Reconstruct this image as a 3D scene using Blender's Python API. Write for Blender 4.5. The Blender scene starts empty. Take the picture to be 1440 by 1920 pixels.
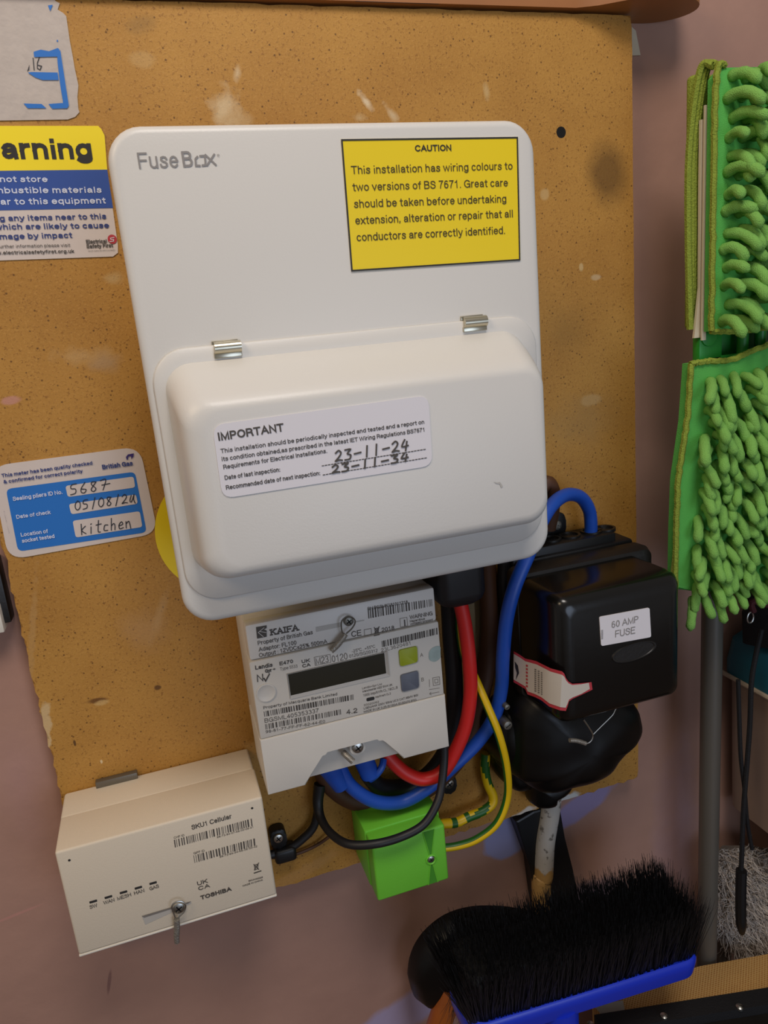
import bpy, bmesh, math, random
from mathutils import Vector, Matrix, noise as mnoise
random.seed(7)
SC = bpy.context.scene
COL = SC.collection
# ------------------------------------------------------------------ camera
F = 1385.0
R = ((0.94748912, 0.09150799, -0.30641582), (-0.16056061, 0.96478363, -0.20835746), (0.27655859, 0.24661474, 0.92881458))
Z0 = 1.10          # height of the camera above the floor
DB = 0.507         # distance of the camera from the face of the board (y = 0)
cam_d = bpy.data.cameras.new('camera')
cam = bpy.data.objects.new('camera', cam_d)
COL.objects.link(cam)
# image axes (x right, y down, z forward) expressed in world axes X, -Z, Y
def ax(r): return Vector((r[0], r[2], -r[1]))
xr, yd, zf = ax(R[0]), ax(R[1]), ax(R[2])
m = Matrix((xr, -yd, -zf)).transposed().to_4x4()
m.translation = Vector((0, -DB, Z0))
cam.matrix_world = m
cam_d.sensor_fit = 'VERTICAL'
cam_d.sensor_height = 36.0
cam_d.lens = F / 1920.0 * 36.0
cam_d.clip_start = 0.02
SC.camera = cam
# ------------------------------------------------------------------ world and lights
w = bpy.data.worlds.new('world'); SC.world = w; w.use_nodes = True
bg = w.node_tree.nodes['Background']
bg.inputs[0].default_value = (0.66, 0.62, 0.60, 1); bg.inputs[1].default_value = 0.29
def area(name, loc, target, size, power, col):
    l = bpy.data.lights.new(name, 'AREA'); l.shape = 'DISK'; l.size = size; l.energy = power; l.color = col
    o = bpy.data.objects.new(name, l); COL.objects.link(o)
    o.location = loc
    o.rotation_euler = (Vector(target) - Vector(loc)).to_track_quat('-Z', 'Y').to_euler()
    return o
area('ceiling_lamp', (0.14, -0.74, Z0 + 0.92), (0.20, 0, Z0 + 0.05), 0.42, 6.1, (1.0, 0.92, 0.86))
area('hall_lamp', (-0.70, -0.66, Z0 + 0.68), (0.0, 0, Z0 - 0.25), 0.45, 3.5, (1.0, 0.76, 0.50))
area('doorway_daylight', (0.50, -1.75, Z0 - 0.30), (0.2, 0, Z0 - 0.15), 0.9, 5.2, (0.62, 0.76, 1.0))
SC.view_settings.view_transform = 'Standard'
SC.view_settings.look = 'None'
SC.view_settings.gamma = 1.0
SC.view_settings.exposure = 0.13
SC.view_settings.use_curve_mapping = False

# ------------------------------------------------------------------ helpers
def P(px, py, Y):
    """point of the plane y = Y (world) that the photograph shows at pixel px, py"""
    d = Y + DB
    a, b, c = px - 720.0, py - 960.0, F
    X = R[0][0]*a + R[1][0]*b + R[2][0]*c
    D = R[0][1]*a + R[1][1]*b + R[2][1]*c
    N = R[0][2]*a + R[1][2]*b + R[2][2]*c
    k = d / N
    return Vector((X*k, Y, Z0 - D*k))
def Q(px, py, D): return P(px, py, D - DB)

def lin(h):
    h = h.lstrip('#'); r = []
    for i in (0, 2, 4):
        c = int(h[i:i+2], 16) / 255.0
        r.append(c/12.92 if c <= 0.04045 else ((c+0.055)/1.055)**2.4)
    return (r[0], r[1], r[2], 1.0)

def mat(name, col, rough=0.5, metal=0.0, bump=0.0, bscale=300.0, var=0.0, vscale=30.0, spec=0.5, coat=0.0, trans=0.0, alpha=1.0):
    M = bpy.data.materials.new(name); M.use_nodes = True
    nt = M.node_tree; b = nt.nodes['Principled BSDF']
    c = lin(col) if isinstance(col, str) else col
    b.inputs['Base Color'].default_value = c
    b.inputs['Roughness'].default_value = rough
    b.inputs['Metallic'].default_value = metal
    b.inputs['Specular IOR Level'].default_value = spec
    b.inputs['Coat Weight'].default_value = coat
    b.inputs['Coat Roughness'].default_value = 0.1
    b.inputs['Transmission Weight'].default_value = trans
    if bump or var:
        tc = nt.nodes.new('ShaderNodeTexCoord')
    if bump:
        n = nt.nodes.new('ShaderNodeTexNoise'); n.inputs['Scale'].default_value = bscale; n.inputs['Detail'].default_value = 3
        nt.links.new(tc.outputs['Object'], n.inputs['Vector'])
        bp = nt.nodes.new('ShaderNodeBump'); bp.inputs['Strength'].default_value = bump; bp.inputs['Distance'].default_value = 0.001
        nt.links.new(n.outputs['Fac'], bp.inputs['Height']); nt.links.new(bp.outputs['Normal'], b.inputs['Normal'])
    if var:
        n = nt.nodes.new('ShaderNodeTexNoise'); n.inputs['Scale'].default_value = vscale; n.inputs['Detail'].default_value = 5
        nt.links.new(tc.outputs['Object'], n.inputs['Vector'])
        mx = nt.nodes.new('ShaderNodeMix'); mx.data_type = 'RGBA'
        mx.inputs[6].default_value = tuple(min(1, v*(1+var)) for v in c[:3]) + (1,)
        mx.inputs[7].default_value = tuple(v*(1-var) for v in c[:3]) + (1,)
        nt.links.new(n.outputs['Fac'], mx.inputs[0]); nt.links.new(mx.outputs[2], b.inputs['Base Color'])
    return M

M = {}
M['white_metal'] = mat('white_painted_metal', 'd4d2cd', 0.38, bump=0.05, bscale=900)
M['case'] = mat('grey_steel_case', 'b8b6b2', 0.5)
M['white_plastic'] = mat('white_plastic', 'd9d4c9', 0.42, bump=0.05, bscale=700)
M['meter_plastic'] = mat('meter_plastic', 'd3cfc7', 0.45, bump=0.05, bscale=700)
M['meter_top'] = mat('adaptor_plastic', 'dad7d2', 0.4)
M['hub'] = mat('hub_plastic', 'd6cab6', 0.55, bump=0.12, bscale=1500)
M['paper'] = mat('white_paper', 'dedbe0', 0.5)
M['paper_warm'] = mat('warm_white_sticker', 'd2c6bf', 0.5, bump=0.1, bscale=120, var=0.05, vscale=60)
M['paper_torn'] = mat('torn_paper_back', 'bdb3ab', 0.8, bump=0.5, bscale=200, var=0.12, vscale=90)
M['yellow'] = mat('yellow_print', 'ecd000', 0.45)
M['yellow_w'] = mat('yellow_sticker_print', 'f8e018', 0.5)
M['black_ink'] = mat('black_ink', '242220', 0.6)
M['brown_ink'] = mat('faded_ink', '4a3e10', 0.6)
M['grey_ink'] = mat('grey_ink', '8b8784', 0.5)
M['soft_ink'] = mat('printed_grey_ink', '4a443e', 0.6)
M['thin_ink'] = mat('light_grey_ink', '77716a', 0.6)
M['pen'] = mat('pen_ink', '1e1c22', 0.5)
M['blue_print'] = mat('blue_print', '1d6fc4', 0.5)
M['blue_dark'] = mat('dark_blue_print', '2b4f9e', 0.5)
M['navy_ink'] = mat('navy_ink', '2a3a78', 0.5)
M['white_ink'] = mat('white_ink', 'cfd6ea', 0.5)
M['red_ink'] = mat('red_ink', 'b5343e', 0.5)
M['purple'] = mat('purple_ink', '35246e', 0.5)
M['steel'] = mat('zinc_steel', 'b9b8b2', 0.3, metal=1.0)
M['steel_dull'] = mat('dull_steel', '7d7a72', 0.45, metal=0.8)
M['brass_steel'] = mat('hinge_steel', 'c4bda8', 0.28, metal=1.0)
M['lead'] = mat('lead_seal', '9a958c', 0.45, metal=0.7, bump=0.6, bscale=900)
M['black_gloss'] = mat('black_glossy_plastic', '0e0d0c', 0.22, spec=0.5, bump=0.03, bscale=200)
M['shroud'] = mat('black_heatshrink', '0a0909', 0.38, spec=0.3)
M['black_dusty'] = mat('black_dusty_plastic', '191613', 0.42, var=0.5, vscale=60, bump=0.1, bscale=400)
M['black'] = mat('black_plastic', '121214', 0.45)
M['black_rubber'] = mat('black_rubber', '141316', 0.5)
M['charcoal'] = mat('charcoal_void', '060606', 0.9)
M['blue_cable'] = mat('blue_pvc', '1c4fb4', 0.42)
M['red_cable'] = mat('red_pvc', 'cf2420', 0.42)
M['brown_cable'] = mat('brown_pvc', '4f301c', 0.6, var=0.2, vscale=60)
M['cable_yellow'] = mat('yellow_pvc', 'd9b40c', 0.42)
M['cable_green'] = mat('green_pvc', '1f5a1c', 0.42)
M['green_plastic'] = mat('green_plastic', '6cc238', 0.42, bump=0.08, bscale=900)
M['green_dark'] = mat('dark_green_plastic', '1f8a2c', 0.4)
M['lcd'] = mat('lcd_glass', '2c2a20', 0.15, var=0.15, vscale=30)
M['btn_green'] = mat('lime_button', '9aa81c', 0.5)
M['btn_grey'] = mat('grey_button', '5e6472', 0.5)
M['bezel'] = mat('bezel_plastic', 'b3afa8', 0.4)
M['holo'] = mat('hologram_foil', '98a8a4', 0.35, metal=0.2, var=0.3, vscale=150)
M['mop_fabric'] = mat('green_mop_fabric', '5cb054', 0.95, bump=0.6, bscale=1500, spec=0.1)
M['mop_noodle'] = mat('green_chenille', '84bb5e', 1.0, bump=1.0, bscale=1600, var=0.12, vscale=60, spec=0.05)
M['mop_bind'] = mat('olive_binding_yarn', '8a9a40', 1.0, bump=1.0, bscale=900, var=0.35, vscale=500, spec=0.05)
M['mop_stitch'] = mat('pale_stitching', 'a9b060', 0.9)
M['card'] = mat('off_white_plastic_strip', 'cfc4ac', 0.5)
M['pole'] = mat('grey_metal_pole', '625e57', 0.4, metal=0.2)
M['shelf'] = mat('brown_varnished_wood', '9a6230', 0.5, var=0.2, vscale=25)
M['bristle'] = mat('black_bristle', '0d0c0e', 0.5)
M['broom_blue'] = mat('blue_glossy_plastic', '1a36c8', 0.3)
M['wood_orange'] = mat('orange_varnished_wood', 'a85a1c', 0.4, var=0.3, vscale=60)
M['teal'] = mat('teal_plastic', '0c5c70', 0.4, var=0.25, vscale=40)
M['tub'] = mat('cloudy_tub_plastic', '8f7d70', 0.4, var=0.15, vscale=20)
M['tub_rim'] = mat('tub_rim_plastic', 'a89a86', 0.35)
M['fluff'] = mat('grey_fluff', 'c4bab0', 0.95)
M['fluff_core'] = mat('grey_fluff_core', '6e655c', 1.0)
M['strap'] = mat('black_webbing', '0c0c10', 0.75, bump=0.5, bscale=900)
M['red_cord'] = mat('dark_red_cord', '4a1218', 0.8)
M['net'] = mat('reflective_white_weave', 'a8a89c', 0.4)

def parent_abs(p):
    v = Vector((0, 0, 0))
    while p is not None:
        v += p.location; p = p.parent
    return v
def build(name, bm, mts, parent=None, smooth=True, sharp=35, origin=None, recalc=True):
    """link one mesh object; the bmesh is in world coordinates"""
    if recalc: bmesh.ops.recalc_face_normals(bm, faces=bm.faces)
    me = bpy.data.meshes.new(name)
    off = parent_abs(parent)
    if parent is None:
        if origin is not None: off = Vector(origin)
        elif len(bm.verts):
            xs = [v.co.x for v in bm.verts]; ys = [v.co.y for v in bm.verts]; zs = [v.co.z for v in bm.verts]
            off = Vector(((min(xs)+max(xs))/2, (min(ys)+max(ys))/2, min(zs)))
    bmesh.ops.translate(bm, verts=bm.verts, vec=-off)
    if smooth:
        for f in bm.faces: f.smooth = True
        for e in bm.edges:
            if len(e.link_faces) == 2 and e.calc_face_angle(0) > math.radians(sharp): e.smooth = False
    bm.to_mesh(me); bm.free()
    if not isinstance(mts, (list, tuple)): mts = [mts]
    for q in mts: me.materials.append(M[q] if isinstance(q, str) else q)
    o = bpy.data.objects.new(name, me); COL.objects.link(o)
    if parent is None: o.location = off
    else: o.parent = parent
    return o
def tag(o, label, cat, group=None):
    o['label'] = label; o['category'] = cat
    if group: o['group'] = group
    return o
def thing(name, loc, label, cat, group=None):
    o = bpy.data.objects.new(name, None); COL.objects.link(o); o.location = loc; o.empty_display_size = 0.02
    return tag(o, label, cat, group)
def B(): return bmesh.new()

def box(bm, a, b, bev=0.0, seg=2, mi=0):
    x0, y0, z0 = (min(a[i], b[i]) for i in range(3)); x1, y1, z1 = (max(a[i], b[i]) for i in range(3))
    r = bmesh.ops.create_cube(bm, size=1.0)
    vs = r['verts']
    for v in vs:
        v.co = Vector((x0+(v.co.x+.5)*(x1-x0), y0+(v.co.y+.5)*(y1-y0), z0+(v.co.z+.5)*(z1-z0)))
    es = list({e for v in vs for e in v.link_edges}); fs = list({f for v in vs for f in v.link_faces})
    for f in fs: f.material_index = mi
    if bev: bmesh.ops.bevel(bm, geom=es, offset=bev, segments=seg, profile=0.5, affect='EDGES', clamp_overlap=True)
def prism(bm, pts, y0, y1, bev=0.0, seg=2, mi=0):
    """outline pts (Vectors, x and z used) extruded from y0 (front) back to y1"""
    a = [bm.verts.new((p[0], y0, p[-1])) for p in pts]; b = [bm.verts.new((p[0], y1, p[-1])) for p in pts]
    f0 = bm.faces.new(a); fb = bm.faces.new(b[::-1]); f0.material_index = fb.material_index = mi
    n = len(pts)
    for i in range(n):
        f = bm.faces.new((a[i], b[i], b[(i+1) % n], a[(i+1) % n])); f.material_index = mi
    if bev: bmesh.ops.bevel(bm, geom=list(f0.edges), offset=bev, segments=seg, profile=0.5, affect='EDGES', clamp_overlap=True)
def rr(x0, x1, z0, z1, r, n=6):
    """rounded rectangle outline"""
    pts = []
    for cx, cz, a0 in ((x1-r, z1-r, 0), (x0+r, z1-r, 90), (x0+r, z0+r, 180), (x1-r, z0+r, 270)):
        for i in range(n+1):
            a = math.radians(a0 + 90*i/n); pts.append((cx+r*math.cos(a), cz+r*math.sin(a)))
    return pts
def loft(bm, loops, cap0=False, cap1=True, mi=0):
    vs = [[bm.verts.new(p) for p in lp] for lp in loops]
    n = len(vs[0])
    for k in range(len(vs)-1):
        for i in range(n):
            f = bm.faces.new((vs[k][i], vs[k][(i+1) % n], vs[k+1][(i+1) % n], vs[k+1][i])); f.material_index = mi
    if cap0: bm.faces.new(vs[0]).material_index = mi
    if cap1: bm.faces.new(vs[-1][::-1]).material_index = mi
def rounded_px(corners, r, n=5):
    """corners: Vectors of a quad/polygon in the XZ plane -> outline with rounded corners"""
    out = []; k = len(corners)
    for i in range(k):
        p, a, b = corners[i], corners[i-1], corners[(i+1) % k]
        d1 = (a-p); d2 = (b-p); l1 = d1.length; l2 = d2.length; rr_ = min(r, l1*.45, l2*.45)
        s = p + d1/l1*rr_; e = p + d2/l2*rr_
        for j in range(n+1):
            t = j/n; out.append(s*(1-t)**2 + p*2*t*(1-t) + e*t*t)
    return out
def cr(pts, n=8):
    """catmull-rom through points (tuples allowed)"""
    pts = [Vector(p) for p in pts]; out = []
    for i in range(len(pts)-1):
        p0 = pts[max(i-1, 0)]; p1 = pts[i]; p2 = pts[i+1]; p3 = pts[min(i+2, len(pts)-1)]
        for j in range(n):
            t = j/n
            out.append(0.5*((2*p1)+(p2-p0)*t+(2*p0-5*p1+4*p2-p3)*t*t+(3*p1-p0-3*p2+p3)*t**3))
    out.append(pts[-1]); return out
def tube(bm, path, r, seg=12, fmat=None, cap=True):
    rad = r if callable(r) else (lambda t: r)
    n = len(path); rings = []; up = None
    for i, p in enumerate(path):
        t = (path[min(i+1, n-1)] - path[max(i-1, 0)]).normalized()
        if up is None:
            up = Vector((0, -1, 0)) if abs(t.y) < .9 else Vector((1, 0, 0))
        up = (up - t*up.dot(t)).normalized(); sd = t.cross(up)
        rings.append([bm.verts.new(p + (up*math.cos(2*math.pi*k/seg)+sd*math.sin(2*math.pi*k/seg))*rad(i/(n-1))) for k in range(seg)])
    for i in range(n-1):
        for k in range(seg):
            f = bm.faces.new((rings[i][k], rings[i][(k+1) % seg], rings[i+1][(k+1) % seg], rings[i+1][k]))
            if fmat: f.material_index = fmat(i, k, n, seg)
    if cap:
        bm.faces.new(rings[0]); bm.faces.new(rings[-1][::-1])
def cyl(bm, c, r, y0, y1, n=20, bev=0.0, mi=0):
    prism(bm, [(c.x+r*math.cos(2*math.pi*i/n), c.z+r*math.sin(2*math.pi*i/n)) for i in range(n)], y0, y1, bev, mi=mi)
def inflate(bm, outline, y0, h, rings=7, jitter=0.0, pw=2.0):
    """pillow: outline (Vectors) at depth y0, bulging towards the viewer by h"""
    c = sum(outline, Vector((0, 0, 0)))/len(outline)
    loops = []
    for k in range(rings+1):
        s = 1 - k/(rings+0.6)
        y = y0 - h*max(0, 1 - s**pw)**(1/pw)
        lp = []
        for p in outline:
            q = c + (p-c)*s; q.y = y
            if jitter and k: q.y += jitter*mnoise.noise(q*45); q.x += jitter*.6*mnoise.noise(q*60+Vector((9, 0, 0)))
            lp.append(q)
        loops.append(lp)
    back = [Vector((p.x, y0+0.004, p.z)) for p in outline]
    loft(bm, [back]+loops, cap0=True)

# ---- print: text, bars, strokes as thin flat ink on the surface
# a plain grotesque alphabet drawn as pen strokes (capital height 1)
def _a(cx, cy, rx, ry, a0, a1, n=7):
    return [(cx+rx*math.cos(math.radians(a0+(a1-a0)*i/n)), cy+ry*math.sin(math.radians(a0+(a1-a0)*i/n))) for i in range(n+1)]
def _o(cx, cy, rx, ry): return _a(cx, cy, rx, ry, 90, 450, 14)
X_ = .72
GL = {
 'a': (.50, [[(.46, 0), (.45, .12)] + [(.44, .5)] + _a(.25, .5, .19, .22, 0, 165, 5), [(.44, .42), (.2, .38)] + _a(.19, .2, .15, .19, 110, 300, 6) + [(.44, .2)]]),
 'b': (.53, [[(.04, 1), (.04, 0)], _o(.27, .36, .23, .36)]), 'c': (.47, [_a(.25, .36, .23, .36, 42, 318, 11)]),
 'd': (.53, [[(.49, 1), (.49, 0)], _o(.26, .36, .23, .36)]), 'e': (.50, [[(.03, .38), (.48, .38)] + _a(.25, .36, .23, .36, 3, 322, 12)]),
 'f': (.28, [[(.13, 0), (.13, .84)] + _a(.27, .84, .14, .15, 180, 95, 4), [(0, .70), (.27, .70)]]),
 'g': (.53, [_o(.26, .36, .23, .36), [(.49, .72), (.49, -.08)] + _a(.26, -.08, .23, .19, 0, -155, 6)]),
 'h': (.50, [[(.04, 1), (.04, 0)], [(.04, .44)] + _a(.25, .48, .20, .24, 170, 0, 6) + [(.45, 0)]]), 'i': (.08, [[(.04, .62), (.04, 0)], [(.04, .985), (.04, .995)]]),
 'j': (.14, [[(.12, .70), (.12, -.1), (.0, -.2)], [(.12, .985), (.12, .995)]]), 'k': (.47, [[(.04, 1), (.04, 0)], [(.42, .72), (.06, .3)], [(.17, .42), (.46, 0)]]), 'l': (.08, [[(.04, 1), (.04, 0)]]),
 'm': (.80, [[(.04, .72), (.04, 0)], [(.04, .46)] + _a(.22, .5, .18, .22, 170, 0, 5) + [(.40, 0)], [(.40, .46)] + _a(.58, .5, .18, .22, 170, 0, 5) + [(.76, 0)]]),
 'n': (.50, [[(.04, .72), (.04, 0)], [(.04, .44)] + _a(.25, .48, .20, .24, 170, 0, 6) + [(.45, 0)]]), 'o': (.52, [_o(.26, .36, .24, .36)]),
 'p': (.53, [[(.04, .72), (.04, -.27)], _o(.27, .36, .23, .36)]), 'q': (.53, [[(.49, .72), (.49, -.27)], _o(.26, .36, .23, .36)]),
 'r': (.30, [[(.04, .72), (.04, 0)], [(.04, .42)] + _a(.26, .46, .21, .25, 175, 85, 4)]),
 's': (.46, [[(.42, .56), (.37, .68), (.23, .72), (.09, .67), (.07, .53), (.15, .43), (.32, .35), (.41, .25), (.41, .12), (.31, .02), (.17, 0), (.05, .06), (.02, .18)]]),
 't': (.28, [[(.13, .93), (.13, .15)] + _a(.25, .14, .12, .14, 180, 275, 4), [(0, .70), (.27, .70)]]), 'u': (.50, [[(.04, .72), (.04, .24)] + _a(.24, .24, .20, .24, 180, 350, 6), [(.45, .72), (.45, 0)]]),
 'v': (.48, [[(0, .72), (.24, 0), (.48, .72)]]), 'w': (.74, [[(0, .72), (.18, 0), (.37, .70), (.56, 0), (.74, .72)]]), 'x': (.46, [[(0, .72), (.46, 0)], [(.46, .72), (0, 0)]]),
 'y': (.48, [[(0, .72), (.24, .03)], [(.48, .72), (.22, -.12), (.14, -.26), (.02, -.25)]]), 'z': (.44, [[(.03, .70), (.42, .70), (.02, .02), (.44, .02)]]),
 'A': (.70, [[(0, 0), (.35, 1), (.70, 0)], [(.13, .34), (.57, .34)]]), 'B': (.62, [[(.04, 0), (.04, 1), (.36, 1)] + _a(.36, .77, .2, .23, 90, -90, 6) + [(.04, .54)], [(.36, .54)] + _a(.38, .27, .22, .27, 90, -90, 6) + [(.04, 0)]]),
 'C': (.70, [_a(.37, .5, .35, .5, 38, 322, 12)]), 'D': (.68, [[(.04, 0), (.04, 1), (.30, 1)] + _a(.30, .5, .36, .5, 90, -90, 9) + [(.04, 0)]]),
 'E': (.58, [[(.56, 1), (.04, 1), (.04, 0), (.58, 0)], [(.04, .53), (.52, .53)]]), 'F': (.54, [[(.54, 1), (.04, 1), (.04, 0)], [(.04, .51), (.48, .51)]]),
 'G': (.74, [_a(.38, .5, .36, .5, 40, 335, 12) + [(.71, .48), (.40, .48)], [(.71, .3), (.71, 0)]]), 'H': (.66, [[(.04, 1), (.04, 0)], [(.62, 1), (.62, 0)], [(.04, .53), (.62, .53)]]), 'I': (.08, [[(.04, 1), (.04, 0)]]),
 'J': (.46, [[(.42, 1), (.42, .2)] + _a(.22, .2, .2, .2, 0, -175, 6)]), 'K': (.66, [[(.04, 1), (.04, 0)], [(.62, 1), (.06, .38)], [(.24, .58), (.66, 0)]]), 'L': (.50, [[(.04, 1), (.04, 0), (.50, 0)]]),
 'M': (.78, [[(.04, 0), (.04, 1), (.39, .04), (.74, 1), (.74, 0)]]), 'N': (.68, [[(.04, 0), (.04, 1), (.64, 0), (.64, 1)]]), 'O': (.76, [_o(.38, .5, .36, .5)]),
 'P': (.60, [[(.04, 0), (.04, 1), (.34, 1)] + _a(.34, .73, .22, .27, 90, -90, 7) + [(.04, .46)]]), 'R': (.66, [[(.04, 0), (.04, 1), (.36, 1)] + _a(.36, .74, .22, .26, 90, -90, 7) + [(.04, .48)], [(.36, .48)] + _a(.42, .3, .16, .18, 90, 0, 3) + [(.60, .1), (.64, 0)]]),
 'S': (.62, [[(.57, .74), (.52, .90), (.40, .99), (.25, .99), (.10, .92), (.06, .77), (.11, .64), (.25, .57), (.42, .51), (.54, .43), (.58, .28), (.54, .12), (.42, .02), (.26, 0), (.10, .06), (.03, .2), (.03, .28)]]),
 'T': (.60, [[(0, 1), (.60, 1)], [(.30, 1), (.30, 0)]]), 'U': (.66, [[(.04, 1), (.04, .3)] + _a(.33, .3, .29, .3, 180, 360, 8) + [(.62, 1)]]), 'V': (.66, [[(0, 1), (.33, 0), (.66, 1)]]),
 'W': (.98, [[(0, 1), (.24, 0), (.49, .98), (.74, 0), (.98, 1)]]), 'X': (.66, [[(0, 1), (.66, 0)], [(.66, 1), (0, 0)]]), 'Y': (.66, [[(0, 1), (.33, .42), (.66, 1)], [(.33, .42), (.33, 0)]]), 'Z': (.60, [[(.02, 1), (.58, 1), (.02, 0), (.60, 0)]]),
 '0': (.50, [_o(.25, .5, .22, .5)]), '1': (.50, [[(.08, .76), (.20, .82), (.29, 1), (.29, 0)]]), '2': (.50, [_a(.25, .73, .21, .27, 165, -20, 7) + [(.32, .42), (.06, .16), (.03, 0), (.47, 0)]]),
 '3': (.50, [_a(.24, .75, .19, .25, 150, -80, 7) + _a(.24, .27, .22, .27, 80, -150, 8)]), '4': (.50, [[(.36, 0), (.36, 1), (.02, .30), (.49, .30)]]), '5': (.50, [[(.44, 1), (.12, 1), (.06, .52)] + _a(.25, .33, .22, .33, 130, -140, 9)]),
 '6': (.50, [_a(.27, .6, .22, .4, 55, 180, 6) + [(.04, .34)], _o(.25, .31, .21, .31)]), '7': (.50, [[(.03, 1), (.47, 1), (.28, .6), (.18, .25), (.16, 0)]]), '8': (.50, [_o(.25, .76, .18, .24), _o(.25, .27, .22, .27)]),
 '9': (.50, [_o(.25, .69, .21, .31), [(.46, .66)] + _a(.23, .4, .22, .4, 0, -125, 6)]), '.': (.08, [[(.04, .012), (.04, 0)]]), ',': (.08, [[(.04, .10), (.04, 0), (.0, -.12)]]), ':': (.08, [[(.04, .60), (.04, .59)], [(.04, .012), (.04, 0)]]),
 '-': (.26, [[(0, .36), (.26, .36)]]), '&': (.66, [[(.62, 0), (.17, .66)] + _a(.28, .82, .14, .17, 215, -35, 7) + [(.10, .42)] + _a(.24, .24, .2, .24, 160, 330, 6) + [(.56, .44)]]),
 '%': (.80, [_o(.16, .76, .13, .22), _o(.64, .22, .13, .22), [(.60, 1), (.20, 0)]]), '\u00b1': (.44, [[(.22, .75), (.22, .25)], [(0, .5), (.44, .5)], [(0, .04), (.44, .04)]]), '\u00b0': (.22, [_o(.11, .86, .1, .13)]),
 '+': (.44, [[(.22, .62), (.22, .14)], [(0, .38), (.44, .38)]]), '/': (.28, [[(0, 0), (.28, 1)]]), '(': (.2, [_a(.25, .4, .2, .62, 130, 230, 5)]), ')': (.2, [_a(-.05, .4, .2, .62, 50, -50, 5)])}
def sans(bm, s, a, b, h, Y, w=.13, mi=0, gap=.09, serif=False):
    """pen-drawn grotesque lettering; w is the stem width relative to the capital height"""
    A, Bv = P(a[0], a[1], Y), P(b[0], b[1], Y)
    u = Bv - A; W = u.length; u.normalize(); v = Vector((-u.z, 0, u.x)); H = abs((P(a[0], a[1]-h, Y)-A).dot(v)) or .001
    x = 0; pl = []
    for ch in s:
        if ch == ' ': x += .30; continue
        g = GL.get(ch)
        if not g: continue
        if g[0] < .1 and x > 0: x += .02
        for st in g[1]: pl.append([(x+p, q) for p, q in st])
        if serif:
            for st in g[1]:
                for p, q in (st[0], st[-1]):
                    if q < .02 or q > .98: pl.append([(x+p-.13, q), (x+p+.13, q)])
        x += g[0]+gap+w*.55
        if g[0] < .1: x += .02
    x -= gap+w*.55
    k = (W-w*H)/max(x, .01); hw = w*H/2; ch_ = H-w*H
    for st in pl:
        pts = [A + u*(hw+p*k) + v*(hw+q*ch_) for p, q in st]
        strip(bm, pts, hw, mi)
def text(bm, s, a, b, h, Y, bold=0.0, mi=0):
    sans(bm, s, a, b, h, Y, max(.085, .13+bold*2.2), mi)
def quad(bm, px, Y, mi=0):
    f = bm.faces.new([bm.verts.new(P(x, y, Y)) for x, y in px]); f.material_index = mi
def bars(bm, tl, tr, br, bl, Y, n, fill=0.55, mi=0, grp=0):
    k = 0.0; rnd = random.Random(int(tl[0]*7+tl[1])); w = []
    while k < n:
        a = rnd.choice((1, 1, 2, 3)); b = rnd.choice((1, 1, 2))
        w.append((k, k+a*fill*1.25)); k += a+b
    for s0, s1 in w:
        s0 /= n; s1 = min(1, s1/n)
        if s0 >= 1: continue
        L = lambda p, q, t: (p[0]+(q[0]-p[0])*t, p[1]+(q[1]-p[1])*t)
        quad(bm, [L(tl, tr, s0), L(tl, tr, s1), L(bl, br, s1), L(bl, br, s0)], Y, mi)
_lift = [0]
def strip(bm, v, hw, mi=0, closed=False, cap=1.0):
    """one flat mitred pen stroke through the points v"""
    q = [v[0]]
    for p in v[1:]:
        if (p-q[-1]).length > 1e-7: q.append(p)
    if closed and (q[0]-q[-1]).length < 1e-7: q.pop()
    n = len(q)
    if n < 2: return
    if not closed and n > 3 and (q[0]-q[-1]).length < 1e-7: closed = True; q.pop(); n -= 1
    _lift[0] = (_lift[0]+1) % 6; lift = Vector((0, -.000012*_lift[0], 0))
    rows = []
    for i in range(n):
        a = q[i-1] if (i > 0 or closed) else None; b = q[(i+1) % n] if (i < n-1 or closed) else None
        d1 = (q[i]-a).normalized() if a is not None else None; d2 = (b-q[i]).normalized() if b is not None else None
        if d1 is None: d, k, sh = d2, 1.0, -d2*hw*cap
        elif d2 is None: d, k, sh = d1, 1.0, d1*hw*cap
        else:
            d = d1+d2
            if d.length < .05: d = d1.copy()
            d.normalize(); k = min(2.2, 1/max(.2, d.dot(d1))); sh = Vector()
        nn = Vector((-d.z, 0, d.x))*hw*k; lift = lift + Vector((0, -.0000015, 0))
        rows.append((bm.verts.new(q[i]+sh-nn+lift), bm.verts.new(q[i]+sh+nn+lift)))
    for i in range(n if closed else n-1):
        r0, r1 = rows[i], rows[(i+1) % n]
        bm.faces.new((r0[0], r1[0], r1[1], r0[1])).material_index = mi
def stroke(bm, pts, wpx, Y, mi=0, closed=False):
    """polyline of pixels drawn with a pen wpx wide"""
    v = [P(x, y, Y) for x, y in pts]
    strip(bm, v, (P(pts[0][0]+wpx, pts[0][1], Y)-v[0]).length/2, mi, closed)
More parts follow.
